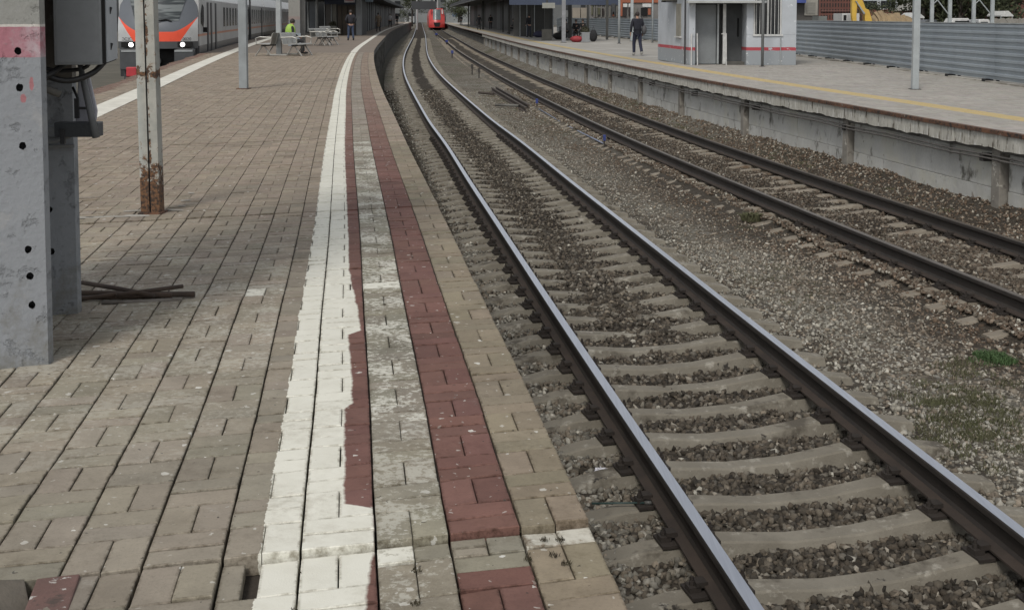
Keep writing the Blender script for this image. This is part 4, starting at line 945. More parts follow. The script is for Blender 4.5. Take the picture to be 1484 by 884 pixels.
def person(px, py, zb, rz, pose, top, legs, label, hgt=1.75, bare=False, shoes=(.02, .02, .02), coat=0.0, seat=.45, fingers=True, group=None, yadd=0):
    x, y = spot(px, py, zb); e = empty('person', (x, y + yadd, zb), rz, label, 'person', group); k = hgt / 1.75; e.scale = (k, k, k)
    if pose == 'sit':
        hip = (0, 0, seat + .10); kn = [(-.11, .43, seat + .07), (.11, .43, seat + .07)]; an = [(-.11, .42, .09), (.12, .46, .09)]; up = -.40 + seat - .0; fwd = .05
    elif pose == 'walk': hip = (0, 0, .93); kn = [(-.10, .14, .50), (.10, -.04, .50)]; an = [(-.10, .12, .09), (.10, -.28, .13)]; up = 0; fwd = .03
    else: hip = (0, 0, .93); kn = [(-.12, .03, .50), (.12, .02, .50)]; an = [(-.15, .0, .09), (.15, 0, .09)]; up = 0; fwd = 0
    h0 = hip[2]; sh = h0 + .49; X = lambda a: a
    nk = (0, fwd, sh + .07); hd = (0, fwd + .02, sh + .19); tp = (0, fwd + .01, sh + .29); chest = (0, fwd * .8, sh - .10); waist = (0, fwd * .4, h0 + .17)
    el = [(-.25, fwd - .03, sh - .28), (.25, fwd - .03, sh - .28)]; wr = [(-.25, fwd + .06, sh - .52), (.25, fwd + .06, sh - .52)]
    if pose == 'sit': el = [(-.23, .08, sh - .27), (.23, .08, sh - .27)]; wr = [(-.12, .28, sh - .38), (.12, .28, sh - .38)]
    if pose == 'pocket': el = [(-.29, -.06, sh - .26), (.29, -.06, sh - .26)]; wr = [(-.19, .08, sh - .47), (.19, .08, sh - .47)]
    V = [hip, waist, chest, nk, hd, tp]; Rr = [.115, .085, .105, .05, (.085, .10), (.055, .065)]; E_ = [(0, 1), (1, 2), (2, 3), (3, 4), (4, 5)]
    for sx, i in ((-1, 0), (1, 1)):
        b0 = len(V); V += [(sx * .17, fwd, sh), el[i], wr[i]]; Rr += [.045, .036, .028]; E_ += [(2, b0), (b0, b0 + 1), (b0 + 1, b0 + 2)]
        w_ = Vector(wr[i]); d = (w_ - Vector(el[i])).normalized(); side = Vector((0, 1, 0)) - d * d.y; side.normalize()
        pm = w_ + d * .07; p0 = len(V); V.append(tuple(pm)); Rr.append((.036, .018)); E_.append((b0 + 2, p0))
        if fingers:
            for q, (o_, L) in enumerate(((-.030, .060), (-.010, .072), (.010, .068), (.030, .050))):
                a = pm + side * o_ + d * .02; f0 = len(V); V += [tuple(a + d * L * .5), tuple(a + d * L + Vector((-sx * .018, 0, 0)))]; Rr += [.009, .007]; E_ += [(p0, f0), (f0, f0 + 1)]
            f0 = len(V); V += [tuple(w_ + side * .045 + d * .05), tuple(w_ + side * .06 + d * .085)]; Rr += [.010, .008]; E_ += [(b0 + 2, f0), (f0, f0 + 1)]
        l0 = len(V); V += [(sx * .09, 0, h0 - .06), kn[i], an[i], (an[i][0] + sx * .01, an[i][1] + .13, an[i][2] - .055)]; Rr += [.075, .048, .034, (.035, .025)]; E_ += [(0, l0), (l0, l0 + 1), (l0 + 1, l0 + 2), (l0 + 2, l0 + 3)]
    skinned('body', V, E_, Rr, SKIN, e)
    # jacket: torso and sleeves, to mid hip
    V = [(0, 0, h0 - .02 - coat * .3), (0, 0, h0 + .1), waist, chest, (0, fwd, sh + .045)]; Rr = [(.165 + coat * .05, .13 + coat * .04), (.16, .125), (.158, .125), (.178, .135), .075]; E_ = [(0, 1), (1, 2), (2, 3), (3, 4)]
    if coat: V.append((0, .0 if pose != 'sit' else .1, h0 - .06 - coat)); Rr.append((.17, .14)); E_.append((0, 5))
    for sx, i in ((-1, 0), (1, 1)):
        b0 = len(V); V += [(sx * .185, fwd, sh - .01), el[i], tuple(Vector(wr[i]) * .93 + Vector(el[i]) * .07)]; Rr += [.075, .060, .046]; E_ += [(3, b0), (b0, b0 + 1), (b0 + 1, b0 + 2)]
    skinned('jacket', V, E_, Rr, cloth(top), e, 2)
    V = [(0, 0, h0 + .02)]; Rr = [.145]; E_ = []
    for sx, i in ((-1, 0), (1, 1)):
        b0 = len(V); V += [(sx * .095, .01, h0 - .09), kn[i], tuple(Vector(an[i]) + Vector((0, 0, -.015)))]; Rr += [.102, .075, .062]; E_ += [(0, b0), (b0, b0 + 1), (b0 + 1, b0 + 2)]
    if not bare: skinned('trousers', V, E_, Rr, cloth(legs), e, 0)
    for i in (0, 1):
        a = an[i]; b = MB(); b.ball((a[0], a[1] + .06, a[2] - .045), .14, 10, sq=(.34, 1, .34)); b.ball((a[0], a[1] - .02, a[2] - .01), .055, 8); b.build('shoe', cloth(shoes), e, smooth=True)
    b = MB(); b.ball((0, hd[1] - .012, hd[2] + .035), .108, 10, sq=(.86, 1.0, 1.0)); b.build('hair', HAIR, e, smooth=True)
    b = MB(); b.ball((0, hd[1] + .095, hd[2] - .01), .016, 6); b.ball((-.032, hd[1] + .086, hd[2] + .02), .010, 6); b.ball((.032, hd[1] + .086, hd[2] + .02), .010, 6); b.build('face_features', SKIN, e, smooth=True)
    return e
person(508, 59, 0, R(15), 'pocket', (.022, .022, .028), (.05, .07, .12), 'man in a black jacket and blue jeans by the grey column', hgt=1.8)
person(924, 81, ZR, R(12), 'walk', (.016, .017, .026), (.02, .023, .045), 'man in a dark hooded coat on the right platform, bag on his shoulder', hgt=1.76, coat=.10, shoes=(.3, .29, .27))
x, y = spot(924, 81, ZR); e = empty('shoulder_bag', (x + .27, y + .06, 1.0), R(20), 'grey soft bag hanging at the hip of the man in the dark coat', 'bag')
b = MB(); b.ball((0, 0, -.12), .2, 10, sq=(.55, .5, 1.05)); b.build('pouch', cloth((.10, .10, .105)), e, smooth=True); MB().tube([(0, 0, .08), (-.09, -.02, .33), (-.16, 0, .42)], .015, 6).build('strap', cloth((.03, .03, .03)), e)
person(413, 80, 0, R(-80), 'sit', (.02, .02, .022), (.03, .03, .03), 'person seated on the bench in a fluorescent yellow green vest', seat=.45, hgt=1.7, yadd=1.2)
x, y = spot(411.5, 80); b = MB(); b.ball((0, 0, 0), .235, 12, sq=(.85, .7, 1.2)); o = b.build('safety_vest', mat('fluorescent_vest', (.34, .52, .09), (.24, .38, .07), 5, .7, bump=.004, bscale=20), smooth=True, loc=(x + .03, y + 1.12, .86))
tag(o, 'fluorescent yellow green vest worn by the seated person', 'vest')
person(548, 46.5, 0, R(10), 'stand', (.22, .17, .12), (.03, .03, .03), 'person in a long tan coat before the grey panels', coat=.45, fingers=False)
person(565, 40.5, 0, R(200), 'walk', (.4, .4, .4), (.02, .02, .022), 'person in a white top and black trousers farther down the platform', fingers=False)
person(575, 37.5, 0, R(160), 'stand', (.02, .02, .022), (.02, .02, .022), 'dark clothed person farthest along the left platform', fingers=False)
for px, py, rz, pose, top, leg, lb, co in (
    (767, 54.5, 30, 'stand', (.018, .018, .022), (.03, .035, .05), 'person in a black jacket standing in front of the waiting group', 0), (775.5, 53, -60, 'stand', (.16, .15, .14), (.02, .02, .025), 'person with a grey shawl at the middle of the waiting group', .1),
    (783, 52, 100, 'stand', (.025, .025, .04), (.03, .03, .04), 'dark clothed person at the right of the waiting group', 0), (758.5, 52, 200, 'stand', (.02, .02, .02), (.02, .02, .02), 'dark clothed person behind the pale suitcase', 0),
    (835, 58, 175, 'sit', (.018, .018, .02), (.03, .03, .03), 'person in black sitting on the grey block by the red bag', 0), (845, 54, 160, 'sit', (.02, .02, .02), (.02, .02, .02), 'dark person seated behind the planter', 0),
    (821, 57, 120, 'sit', (.12, .12, .12), (.02, .02, .02), 'person in a pale scarf seated behind the light column', 0), (694, 44, 0, 'stand', (.015, .015, .018), (.02, .02, .02), 'dark figure standing at a far canopy column', .3),
    (668, 37.5, 0, 'stand', (.05, .05, .055), (.02, .02, .02), 'tiny grey figure near the farthest right columns', 0), (711, 43, 0, 'walk', (.02, .02, .02), (.02, .02, .02), 'tiny dark figure before the long pavilion', 0), (745, 49, 90, 'sit', (.02, .02, .022), (.02, .02, .02), 'dark person seated at the pavilion left of the group', 0)):
    person(px, py, ZR, R(rz), pose, top, leg, lb, coat=co, fingers=False)
def lump(name, px, py, zb, sq, r, m, label, cat, dz=None, box=False):
    x, y = spot(px, py, zb); e = empty(name, (x, y, zb), R(random.uniform(-25, 25)), label, cat)
    b = MB()
    if box:
        b.box(-sq[0] * r, sq[0] * r, -sq[1] * r, sq[1] * r, 0.02, sq[2] * r * 2); b.build('body', m, e, bevel=.04 * r / .3)
        MB().tube([(-.3 * sq[0] * r, 0, sq[2] * r * 2), (-.25 * sq[0] * r, 0, sq[2] * r * 2.3), (.25 * sq[0] * r, 0, sq[2] * r * 2.3), (.3 * sq[0] * r, 0, sq[2] * r * 2)], .015, 6).build('handle', DARKST, e)
    else:
        b.ball((0, 0, sq[2] * r * .85), r, 10, sq=sq); b.build('body', m, e, smooth=True); MB().tube([(-.5 * sq[0] * r, 0, sq[2] * r * 1.4), (0, 0, sq[2] * r * 2.3), (.5 * sq[0] * r, 0, sq[2] * r * 1.4)], .018, 6).build('handle', DARKST, e)
    return e
lump('suitcase', 752.5, 46, ZR, (.5, .4, 1.1), .35, cloth((.48, .47, .43)), 'pale upright suitcase beside the waiting group', 'suitcase', box=True)
lump('red_bag', 836, 61.5, ZR, (1.15, .6, .55), .38, mat('red_bag_cloth', (.30, .03, .035), (.2, .02, .025), 6, .7), 'dark red travel bag on the ground left of the planter', 'bag')
lump('white_bag', 830.5, 56, ZR, (1, .8, 1), .14, WHITEP, 'small white bag resting above the red travel bag', 'bag')
lump('dark_bag', 781, 54.5, ZR, (1.3, .7, .7), .36, cloth((.05, .05, .09)), 'dark blue luggage bag at the feet of the waiting group', 'bag')
lump('dark_bag', 812, 57.5, ZR, (1.2, .6, .6), .45, cloth((.02, .02, .02)), 'big black bag left of the light column', 'bag')
lump('garbage_sack', 860, 60.5, ZR, (.75, .6, 1.15), .35, cloth((.022, .022, .024)), 'black tapering sack leaning right of the planter', 'sack')
# planters
def planter(px, py, zb, w_, h_, label, m):
    x, y = spot(px, py, zb); e = empty('planter', (x, y, zb), R(3), label, 'planter'); b = MB()
    b.prism([(-w_ * .56, 0), (w_ * .56, 0), (w_ * .56, h_ * .1), (w_ * .45, h_ * .16), (w_ * .45, h_ * .88), (w_ * .52, h_ * .92), (w_ * .52, h_), (-w_ * .52, h_), (-w_ * .52, h_ * .92), (-w_ * .45, h_ * .88), (-w_ * .45, h_ * .16), (-w_ * .56, h_ * .1)], -w_ * .5, w_ * .5); b.build('pot', m, e, bevel=.01)
    V = []; F = []
    for i in range(260):
        a = random.uniform(0, 6.28); c = random.uniform(-.2, 1); r = random.uniform(.55, 1) * w_ * .5; p = Vector((math.cos(a) * math.sqrt(1 - c * c) * r, math.sin(a) * math.sqrt(1 - c * c) * r, h_ + .05 + c * r * 1.15)); q = len(V)
        d1 = Vector([random.uniform(-1, 1) for _ in range(3)]).normalized() * .09; d2 = Vector([random.uniform(-1, 1) for _ in range(3)]).normalized() * .05
        V += [tuple(p - d1), tuple(p + d2), tuple(p + d1), tuple(p - d2)]; F.append((q, q + 1, q + 2, q + 3))
    MB().add(V, F).build('shrub', mat('planter_leaves', (.035, .04, .02), (.06, .05, .03), 8, .8, bump=0), e)
pm_ = mat('planter_concrete', (.25, .26, .265), (.2, .205, .21), 4, .85)
planter(848.5, 61.5, ZR, .52, .60, 'grey square concrete planter with a dark shrub on the right platform', pm_)
planter(482, 52, 0, .56, .70, 'pale concrete planter before the left station building', mat('planter_pale', (.17, .17, .15), None, 4, .85))
x, y = spot(826, 55, ZR); tag(MB().box(-.75, .45, -.3, .3, 0, .78).build('low_block', mat('block_grey', (.14, .145, .155), None, 3, .8), loc=(x, y + .4, ZR), bevel=.02), 'low grey block behind the seated travellers on the right platform', 'block')

# ---- benches
BM = mat('bench_metal', (.36, .355, .33), (.28, .275, .25), 8, .4, metal=.4, bump=0)
def bench(px, py, zb, rz, L, label, double=False, yadd=0):
    """seats face away from a middle line; local x runs along the bench, local y across it"""
    x, y = spot(px, py, zb); e = empty('metal_bench', (x, y + yadd, zb), rz, label, 'bench', 'metal benches on the left platform')
    SW = Matrix(((0, 1, 0, 0), (1, 0, 0, 0), (0, 0, 1, 0), (0, 0, 0, 1)))
    for sd in ((-1, 1) if double else (1,)):
        for xx in (-L * .36, L * .36):
            b = MB(); b.tube([(xx, sd * .30, .02), (xx, sd * .50, .33), (xx, sd * .56, .36), (xx, sd * .62, .33), (xx, sd * .86, .0)], .026, 6); b.build('leg', BM, e)
        MB().box(-L * .45, L * .45, sd * .56 - .035, sd * .56 + .035, .345, .40).build('beam', DARKST, e)
        n = 3; w_ = L / n
        for i in range(n):
            x0 = -L / 2 + i * w_ + .02
            b = MB(); b.prism([(sd * .26, .43), (sd * .74, .445), (sd * .80, .415), (sd * .80, .395), (sd * .74, .425), (sd * .26, .405)], x0, x0 + w_ - .04, SW); b.build('seat', BM, e)
            b = MB(); b.prism([(sd * .24, .43), (sd * .16, .80), (sd * .12, .83), (sd * .105, .82), (sd * .14, .79), (sd * .22, .42)], x0, x0 + w_ - .04, SW); b.build('backrest', BM, e)
        for xx in (-L / 2, L / 2):
            b = MB(); b.tube([(xx, sd * .17, .66), (xx, sd * .60, .68), (xx, sd * .76, .63), (xx, sd * .74, .45)], .024, 6); b.build('armrest', BM, e)
    if double:
        for xx in (-L * .36, L * .36): MB().box(xx - .03, xx + .03, -.30, .30, .02, .07).build('stretcher', BM, e)
    return e
bench(405, 82, 0, R(82), 1.7, 'nearest metal bench, back to back seats with crossed legs around the post', double=True, yadd=.8)
bench(446, 67, 0, R(-98), 1.7, 'metal bench touching the right side of the concrete column', yadd=1)
bench(457, 66.5, 0, R(-100), 1.7, 'metal bench with bright armrests right of the thin light post', yadd=.5)
bench(467, 59, 0, R(-102), 1.8, 'farthest metal bench beside the pale planter')

# ---- kiosk on the right platform
K_wall = None
def kiosk_mat():
    t = NT('kiosk_render'); v = t.coord('Object'); sp = t.n('ShaderNodeSeparateXYZ'); t.l(v, sp.inputs[0]); z = t.math('ADD', sp.outputs[2], t.math('MULTIPLY', t.math('SUBTRACT', t.noise(v, 5, 3), .5), .02))
    c = t.mix(t.ramp(t.noise(v, 1.4, 5), .35, .7), (.43, .455, .485), (.36, .38, .40))
    c = t.mix(t.math('LESS_THAN', z, .47), c, (.26, .28, .295))
    st = t.math('MULTIPLY', t.math('LESS_THAN', z, .575), t.math('GREATER_THAN', z, .47)); st = t.math('MULTIPLY', st, t.ramp(t.noise(v, 3.2, 5, .7), .60, .62, (1, 0)))
    c = t.mix(st, c, (.36, .055, .07))
    c = t.mix(t.ramp(t.noise(v, 4.5, 7, .7), .62, .635), c, (.58, .6, .61)); c = t.mix(t.ramp(t.noise(v, 11, 6, .7), .66, .68), c, (.15, .15, .15))
    t.l(c, t.p.inputs['Base Color']); t.p.inputs['Roughness'].default_value = .85; t.l(t.bump(t.noise(v, 30, 5), .004), t.p.inputs['Normal']); return t.m
KM = kiosk_mat(); KD = mat('kiosk_door_grey', (.20, .215, .22), (.17, .18, .185), 3, .6); KR = mat('kiosk_recess', (.12, .125, .125), (.09, .09, .09), 3, .8); GL = mat('dark_glass', (.02, .022, .024), None, 3, .15, bump=0)
kx, ky = spot(999, 95, ZR); ky2 = ky
ks = empty('kiosk', (kx, ky, ZR), R(-1), 'pale grey kiosk with a red stripe and barred window on the right platform', 'kiosk')
W = 3.42; HK = 3.1
def kw(*a, name='wall', m=KM, bev=.01): return MB().box(*a).build(name, m, ks, bevel=bev)
r0 = 1.83                                           # recess spans 0..r0
sidea = math.atan2(.50, 5.0)
o = MB().box(-.0, .2, 0, 5.0, 0, HK).build('wall', KM, ks, bevel=.01); o.rotation_euler.z = sidea
kw(0, .0 + .02, .0, .0 + .02, 0, .01, name='step_trim', m=KR, bev=0)
kw(r0, W, 0, .2, 0, .97); kw(r0, r0 + .22, 0, .2, .97, HK); kw(r0 + 1.12, W, 0, .2, .97, HK); kw(r0 + .22, r0 + 1.12, .002, .2, 2.35, HK)
kw(W - .2, W, .202, 5, 0, HK); kw(0, W - .2, 4.8, 5, 0, HK); kw(r0, r0 + .15, .202, 1.1, 0, HK); kw(.0, r0, 0, .2, 2.06, HK); kw(.19, W, 1.1, 1.2, 0, HK, m=KR, bev=0)
kw(-.55, W + .1, -.0, 5.05, HK, HK + .15, name='roof', m=conc_dark)
kw(-.12, r0 + .55, -.45, 0, 1.98, 2.06, name='canopy', m=mat('canopy_edge', (.42, .43, .42), None, 4, .8)); 
kw(.05, .94, .55, .60, .02, 1.95, name='door', m=KD); kw(.96, 1.02, .45, .62, .02, 1.97, name='door_frame', m=GALV); kw(1.14, 1.24, .40, .5, .02, 1.97, name='door_frame', m=WHITEP)
kw(1.26, r0, .9, .94, .1, 1.97, name='door', m=mat('dark_door', (.085, .09, .092), None, 3, .7)); kw(1.26, r0, .3, .9, 0, .10, name='step', m=conc_dark); kw(1.68, 1.72, .84, .9, .9, 1.5, name='notice_panel', m=BLACK, bev=0)
kw(.0, .06, .25, .3, .0, 1.02, name='rail_post', m=WHITEP)
b = MB(); b.tube([(.07, -.05, 0), (.07, -.05, 1.0), (.24, -.1, 1.02), (.26, -.1, .0)], .02, 6); b.build('handrail', WHITEP, ks); b = MB(); b.tube([(1.02, -.05, 1.0), (1.17, -.05, 1.02), (1.19, -.05, 0)], .02, 6); b.build('handrail', WHITEP, ks)
w = kw(r0 + .22, r0 + 1.12, .06, .10, .97, 2.35, name='window', m=GL, bev=0)
for x0, x1 in ((0, .05), (.44, .49), (.85, .90)): MB().box(r0 + .22 + x0, r0 + .22 + x1, .03, .059, .97, 2.35).build('frame', WHITEP, w)
MB().box(r0 + .2, r0 + 1.16, -.04, .059, .93, .99).build('sill', WHITEP, w)
for i in range(7):
    q = r0 + .30 + i * .118
    MB().tube([(q, -.012, 1.0), (q, -.012, 2.35)], .010, 6).build('bar', WHITEP, w)
b = MB().box(-.03, .0, 1.2, 1.85, .9, 1.98); o = b.build('boarded_window', mat('beige_board', (.27, .255, .21), None, 4, .8), ks); o.rotation_euler.z = sidea
o = MB().box(-.07, .0, 1.1, 1.95, .86, .9).build('sill', WHITEP, ks); o.rotation_euler.z = sidea
o = MB().tube([(-.04, .45, 0), (-.04, .45, HK)], .025, 6).build('downpipe', DARKST, ks); o.rotation_euler.z = sidea
MB().tube([(W - .5, -.03, 0), (W - .5, -.03, .9)], .015, 6).build('downpipe', GALV, ks)
ac = empty('air_conditioner', (kx - .22, ky + 2.2, 1.95), R(6), 'cream air conditioning unit high on the left wall of the kiosk', 'air conditioner')
MB().box(-.32, 0, -.4, .45, 0, .55).build('case', mat('cream_case', (.42, .40, .30), None, 4, .6), ac, bevel=.02); MB().box(-.34, .02, -.38, -.34, -.06, 0).build('bracket', DARKST, ac); MB().box(-.34, .02, .35, .39, -.06, 0).build('bracket', DARKST, ac)
MB().box(-.325, -.32, -.2, .25, .1, .45).build('grille', DARKST, ac)

# ---- corrugated fence
FM = mat('fence_sheet', (.33, .37, .40), (.26, .295, .325), .8, .5, metal=.25, bump=.0005, stains=[((.33, .35, .35), 1.4, .62, .7)])
fn = empty('corrugated_fence', (11.45, 20, ZR), label='long blue grey corrugated metal fence along the back of the right platform', cat='fence')
def fence_panel(a, bq, first):
    mb = MB(); n = 8; H0 = .07; HH = 1.385; prof = []
    for i in range(n):
        z0 = H0 + (HH - H0) * i / n; hh = (HH - H0) / n
        prof += [(0, z0), (0, z0 + hh * .42), (.035, z0 + hh * .55), (.035, z0 + hh * .87)]
    prof.append((0, HH)); m_ = len(prof)
    k = 4
    for j in range(k + 1):
        q = a + (bq - a) * j / k
        for of, z in prof:
            x, y = FEN.at(q, -of + (.006 if first else 0)); mb.v.append((float(x) - 11.45, float(y) - 20, z))
    for j in range(k):
        for i in range(m_ - 1): mb.f.append((j * m_ + i, j * m_ + i + 1, (j + 1) * m_ + i + 1, (j + 1) * m_ + i)); mb.m.append(0)
    return mb.build('panel', FM, fn)
q = FEN.s_at(14); i = 0
while q < FEN.s_at(118):
    fence_panel(q, q + 2.53, i % 2); x, y = FEN.at(q, .07)
    MB().box(-.03, .03, -.03, .03, 0, 1.38).build('post', DARKST, fn).matrix_local = T(float(x) - 11.45, float(y) - 20, 0, FEN.ang(q))
    x, y = FEN.at(q + .4, -.02); MB().box(-.1, .1, -.12, .12, 0, .075).build('foot', BLACK, fn, bevel=.01).matrix_local = T(float(x) - 11.45, float(y) - 20, 0, FEN.ang(q))
    q += 2.5; i += 1
fy = list(np.arange(14, 118, 1.0))
sweep(FEN, [(-.12, ZR - .01), (-.12, ZR + .035), (.1, ZR + .035), (.1, ZR - .01)], fy, mat('fence_kerb', (.42, .40, .35), (.22, .20, .17), 1.1, .9, bump=.003, lo=.45, hi=.55), 'kerb', None)
tag(bpy.data.objects['kerb'], 'broken pale kerb strip along the foot of the corrugated fence', 'kerb')
FTOP = GALV
mb = MB()
for Y in fy: x, y = FEN.at(FEN.s_at(Y), -.01); mb.v += [(float(x) - .02 - 11.45, float(y) - 20, 1.385), (float(x) + .03 - 11.45, float(y) - 20, 1.385), (float(x) + .03 - 11.45, float(y) - 20, 1.41), (float(x) - .02 - 11.45, float(y) - 20, 1.41)]
for i in range(len(fy) - 1):
    for k in range(4): mb.f.append((4 * i + k, 4 * i + (k + 1) % 4, 4 * i + 4 + (k + 1) % 4, 4 * i + 4 + k)); mb.m.append(0)
mb.build('top_rail', FTOP, fn)

# ============================================================ TRAINS
def train_mat(name, front):
    t = NT(name); v = t.coord('Object'); sp = t.n('ShaderNodeSeparateXYZ'); t.l(v, sp.inputs[0]); x = t.math('ABSOLUTE', sp.outputs[0]); z = sp.outputs[2]
    c = t.mix(t.ramp(t.noise(v, 1.2, 4), .35, .7), (.44, .45, .45), (.36, .365, .36))
    if front:
        # orange swoosh between an upper and a lower line that climb to the sides
        q = t.math('POWER', t.math('MAXIMUM', t.math('SUBTRACT', x, .55), 0.0), 1.7); up = t.math('ADD', 2.05, t.math('MULTIPLY', q, .66))
        dn = t.math('ADD', 1.69, t.math('MULTIPLY', t.math('MAXIMUM', t.math('SUBTRACT', x, .85), 0.0), 1.5))
        c = t.mix(t.math('GREATER_THAN', z, dn), c, (.74, .085, .038)); c = t.mix(t.math('GREATER_THAN', z, up), c, (.115, .125, .14)); c = t.mix(t.math('LESS_THAN', z, 1.69), c, (.06, .063, .066))
    else:
        c = t.mix(t.math('LESS_THAN', z, 1.50), c, (.065, .066, .07)); st = t.math('MULTIPLY', t.math('GREATER_THAN', z, 1.86), t.math('LESS_THAN', z, 1.95)); c = t.mix(st, c, (.48, .20, .11))
        c = t.mix(t.math('LESS_THAN', z, .9), c, (.025, .025, .027))
    c = t.mix(t.ramp(t.noise(v, 5, 5, .65), .5, .8, (0, .3)), c, t.mix(1, c, (.55, .53, .5), 'MULTIPLY'))
    t.l(c, t.p.inputs['Base Color']); t.p.inputs['Roughness'].default_value = .35; return t.m
def lamp_mat(name, c, s):
    t = NT(name); t.p.inputs['Emission Color'].default_value = c + (1,); t.p.inputs['Emission Strength'].default_value = s; t.p.inputs['Base Color'].default_value = (.8, .8, .8, 1); return t.m
TY = 46.0; tx_, ty_ = AX3.at(AX3.s_at(TY), .32); tang = AX3.ang(AX3.s_at(TY))
tr = empty('commuter_train', (float(tx_), float(ty_), RAIL), tang, 'white and grey commuter train with an orange swoosh and lit headlights', 'train')
TI = (Matrix.Translation((float(tx_), float(ty_), RAIL)) @ Matrix.Rotation(tang, 4, 'Z')).inverted()
def front_y(x, z):
    y = .55 * abs(x) ** 2.6 * (1 if z < 2.3 else 1) + max(0, z - 2.2) * .42
    return y
b = MB(); nx = 17; zs = [1.42, 1.55, 1.69, 1.8, 1.95, 2.1, 2.25, 2.4, 2.6, 2.9, 3.2, 3.5, 3.8, 4.0]
for z in zs:
    for i in range(nx):
        u = (i / (nx - 1) - .5) * 2; hw = 1.47 if z < 2.6 else 1.47 - (z - 2.6) * .10; b.v.append((u * hw, front_y(u, z), z))
for j in range(len(zs) - 1):
    for i in range(nx - 1): b.f.append((j * nx + i, j * nx + i + 1, (j + 1) * nx + i + 1, (j + 1) * nx + i)); b.m.append(0)
b.build('front_mask', train_mat('train_front_paint', True), tr, smooth=True)
b = MB()
for j, z in enumerate([2.46, 2.7, 3.0, 3.4, 3.7]):
    for i in range(9):
        u = (i / 8 - .5) * 2; hw = (.80 + (z - 2.46) * .28); b.v.append((u * hw, front_y(u * hw / 1.47, z) - .02, z))
for j in range(4):
    for i in range(8): b.f.append((j * 9 + i, j * 9 + i + 1, (j + 1) * 9 + i + 1, (j + 1) * 9 + i)); b.m.append(0)
wsg = NT('windscreen'); vv = wsg.coord('Object'); mp_ = wsg.n('ShaderNodeMapping'); mp_.inputs['Scale'].default_value = (.6, .6, 5); wsg.l(vv, mp_.inputs[0])
wsg.l(wsg.mix(wsg.ramp(wsg.noise(mp_.outputs[0], 1.4, 3), .45, .6), (.03, .036, .038), (.15, .165, .165)), wsg.p.inputs['Base Color']); wsg.p.inputs['Roughness'].default_value = .12
b.build('windscreen', wsg.m, tr, smooth=True)
MB().tube([(-.1, .02, 2.42), (.35, .08, 2.52), (.55, .12, 2.44)], .025, 6).build('wiper', BLACK, tr)
tb = mat('train_bumper', (.06, .064, .068), (.04, .042, .044), 3, .5)
for sx in (-1, 1):
    b = MB(); b.box(min(sx * .62, sx * 1.36), max(sx * .62, sx * 1.36), .10, .6, .62, 1.415); b.build('bumper', tb, tr, bevel=.04)
    b = MB(); b.box(min(sx * .64, sx * 1.3), max(sx * .64, sx * 1.3), .075, .1, 1.30, 1.36); b.build('bumper_trim', GALV, tr)
    b = MB(); b.tube([(sx * .94, .04 + .1, 1.57), (sx * .94, -.03 + .12, 1.57)], .085, 16); b.build('headlight', lamp_mat('headlight_glow', (1, .99, .95), 3.0), tr)
    b = MB(); b.box(min(sx * .72, sx * 1.30), max(sx * .72, sx * 1.30), .098 , .3, 1.47, 1.675); b.build('lamp_housing', BLACK, tr, bevel=.02)
MB().box(-.62, .62, .5, .9, .3, 1.40).build('coupler_bay', BLACK, tr); MB().tube([(0, .2, .95), (0, .9, .95)], .13, 10).build('coupler', DARKST, tr)
MB().box(-1.3, 1.3, .6, 1.0, .18, .62).build('snow_plough', tb, tr, bevel=.03)
# flags of the fleet number on both sides of the swoosh
def word(txt, x, y, z, size, m, parent, name='lettering', rz=0):
    cu = bpy.data.curves.new(name, 'FONT'); cu.body = txt; cu.size = size; cu.extrude = .004; cu.align_x = 'CENTER'
    tmp = bpy.data.objects.new(name, cu); dg = bpy.context.evaluated_depsgraph_get(); C.objects.link(tmp); dg.update()
    me = bpy.data.meshes.new_from_object(tmp.evaluated_get(dg)); C.objects.unlink(tmp); bpy.data.objects.remove(tmp); me.materials.clear(); me.materials.append(m)
    o = bpy.data.objects.new(name, me); C.objects.link(o); o.parent = parent; o.location = (x, y, z); o.rotation_euler = (R(90), 0, rz); return o
num = mat('number_black', (.03, .03, .035), None, 5, .6, bump=0)
word('0020', 1.10, front_y(1.10 / 1.47, 1.75) - .02 - .10, 1.72, .17, num, tr, rz=R(28)); word('ЭС2Г', -1.10, front_y(1.10 / 1.47, 1.75) - .12, 1.72, .17, num, tr, rz=R(-28))
# carriages
side = train_mat('train_side_paint', False)
def carriage(y0, y1, name):
    b = MB(); prof = [(-1.46, .35), (-1.48, 1.2), (-1.48, 3.3), (-1.25, 3.95), (0, 4.15), (1.25, 3.95), (1.48, 3.3), (1.48, 1.2), (1.46, .35)]; n = len(prof); Ys_ = np.linspace(y0, y1, 9)
    for Y in Ys_:
        for of, z in prof:
            x, y = AX3.at(AX3.s_at(Y), .32 + of); p = TI @ Vector((float(x), float(y), RAIL + z)); b.v.append(tuple(p))
    for i in range(8):
        for k in range(n): b.f.append((i * n + k, i * n + (k + 1) % n, (i + 1) * n + (k + 1) % n, (i + 1) * n + k)); b.m.append(0)
    b.f += [tuple(range(n)), tuple(range(9 * n - 1, 8 * n - 1, -1))]; b.m += [0, 0]; return b.build(name, side, tr)
cg = []
for i in range(5): cg.append(carriage(TY + .9 + i * 21.0 + (0 if i == 0 else .5), TY + .9 + (i + 1) * 21.0, 'carriage'))
def on_side(Y, off): x, y = AX3.at(AX3.s_at(Y), .32 + 1.48 + off); return TI @ Matrix.Translation((float(x), float(y), RAIL)) @ Matrix.Rotation(AX3.ang(AX3.s_at(Y)), 4, 'Z')
b = MB(); b.prism([(-.75, 2.35), (.1, 2.2), (.35, 2.45), (.35, 3.0), (-.2, 3.1), (-.75, 2.75)], -.012, .012, Matrix.Rotation(R(90), 4, 'Z'))
b.build('cab_window', GL, cg[0]).matrix_local = on_side(TY + 2.3, .012)
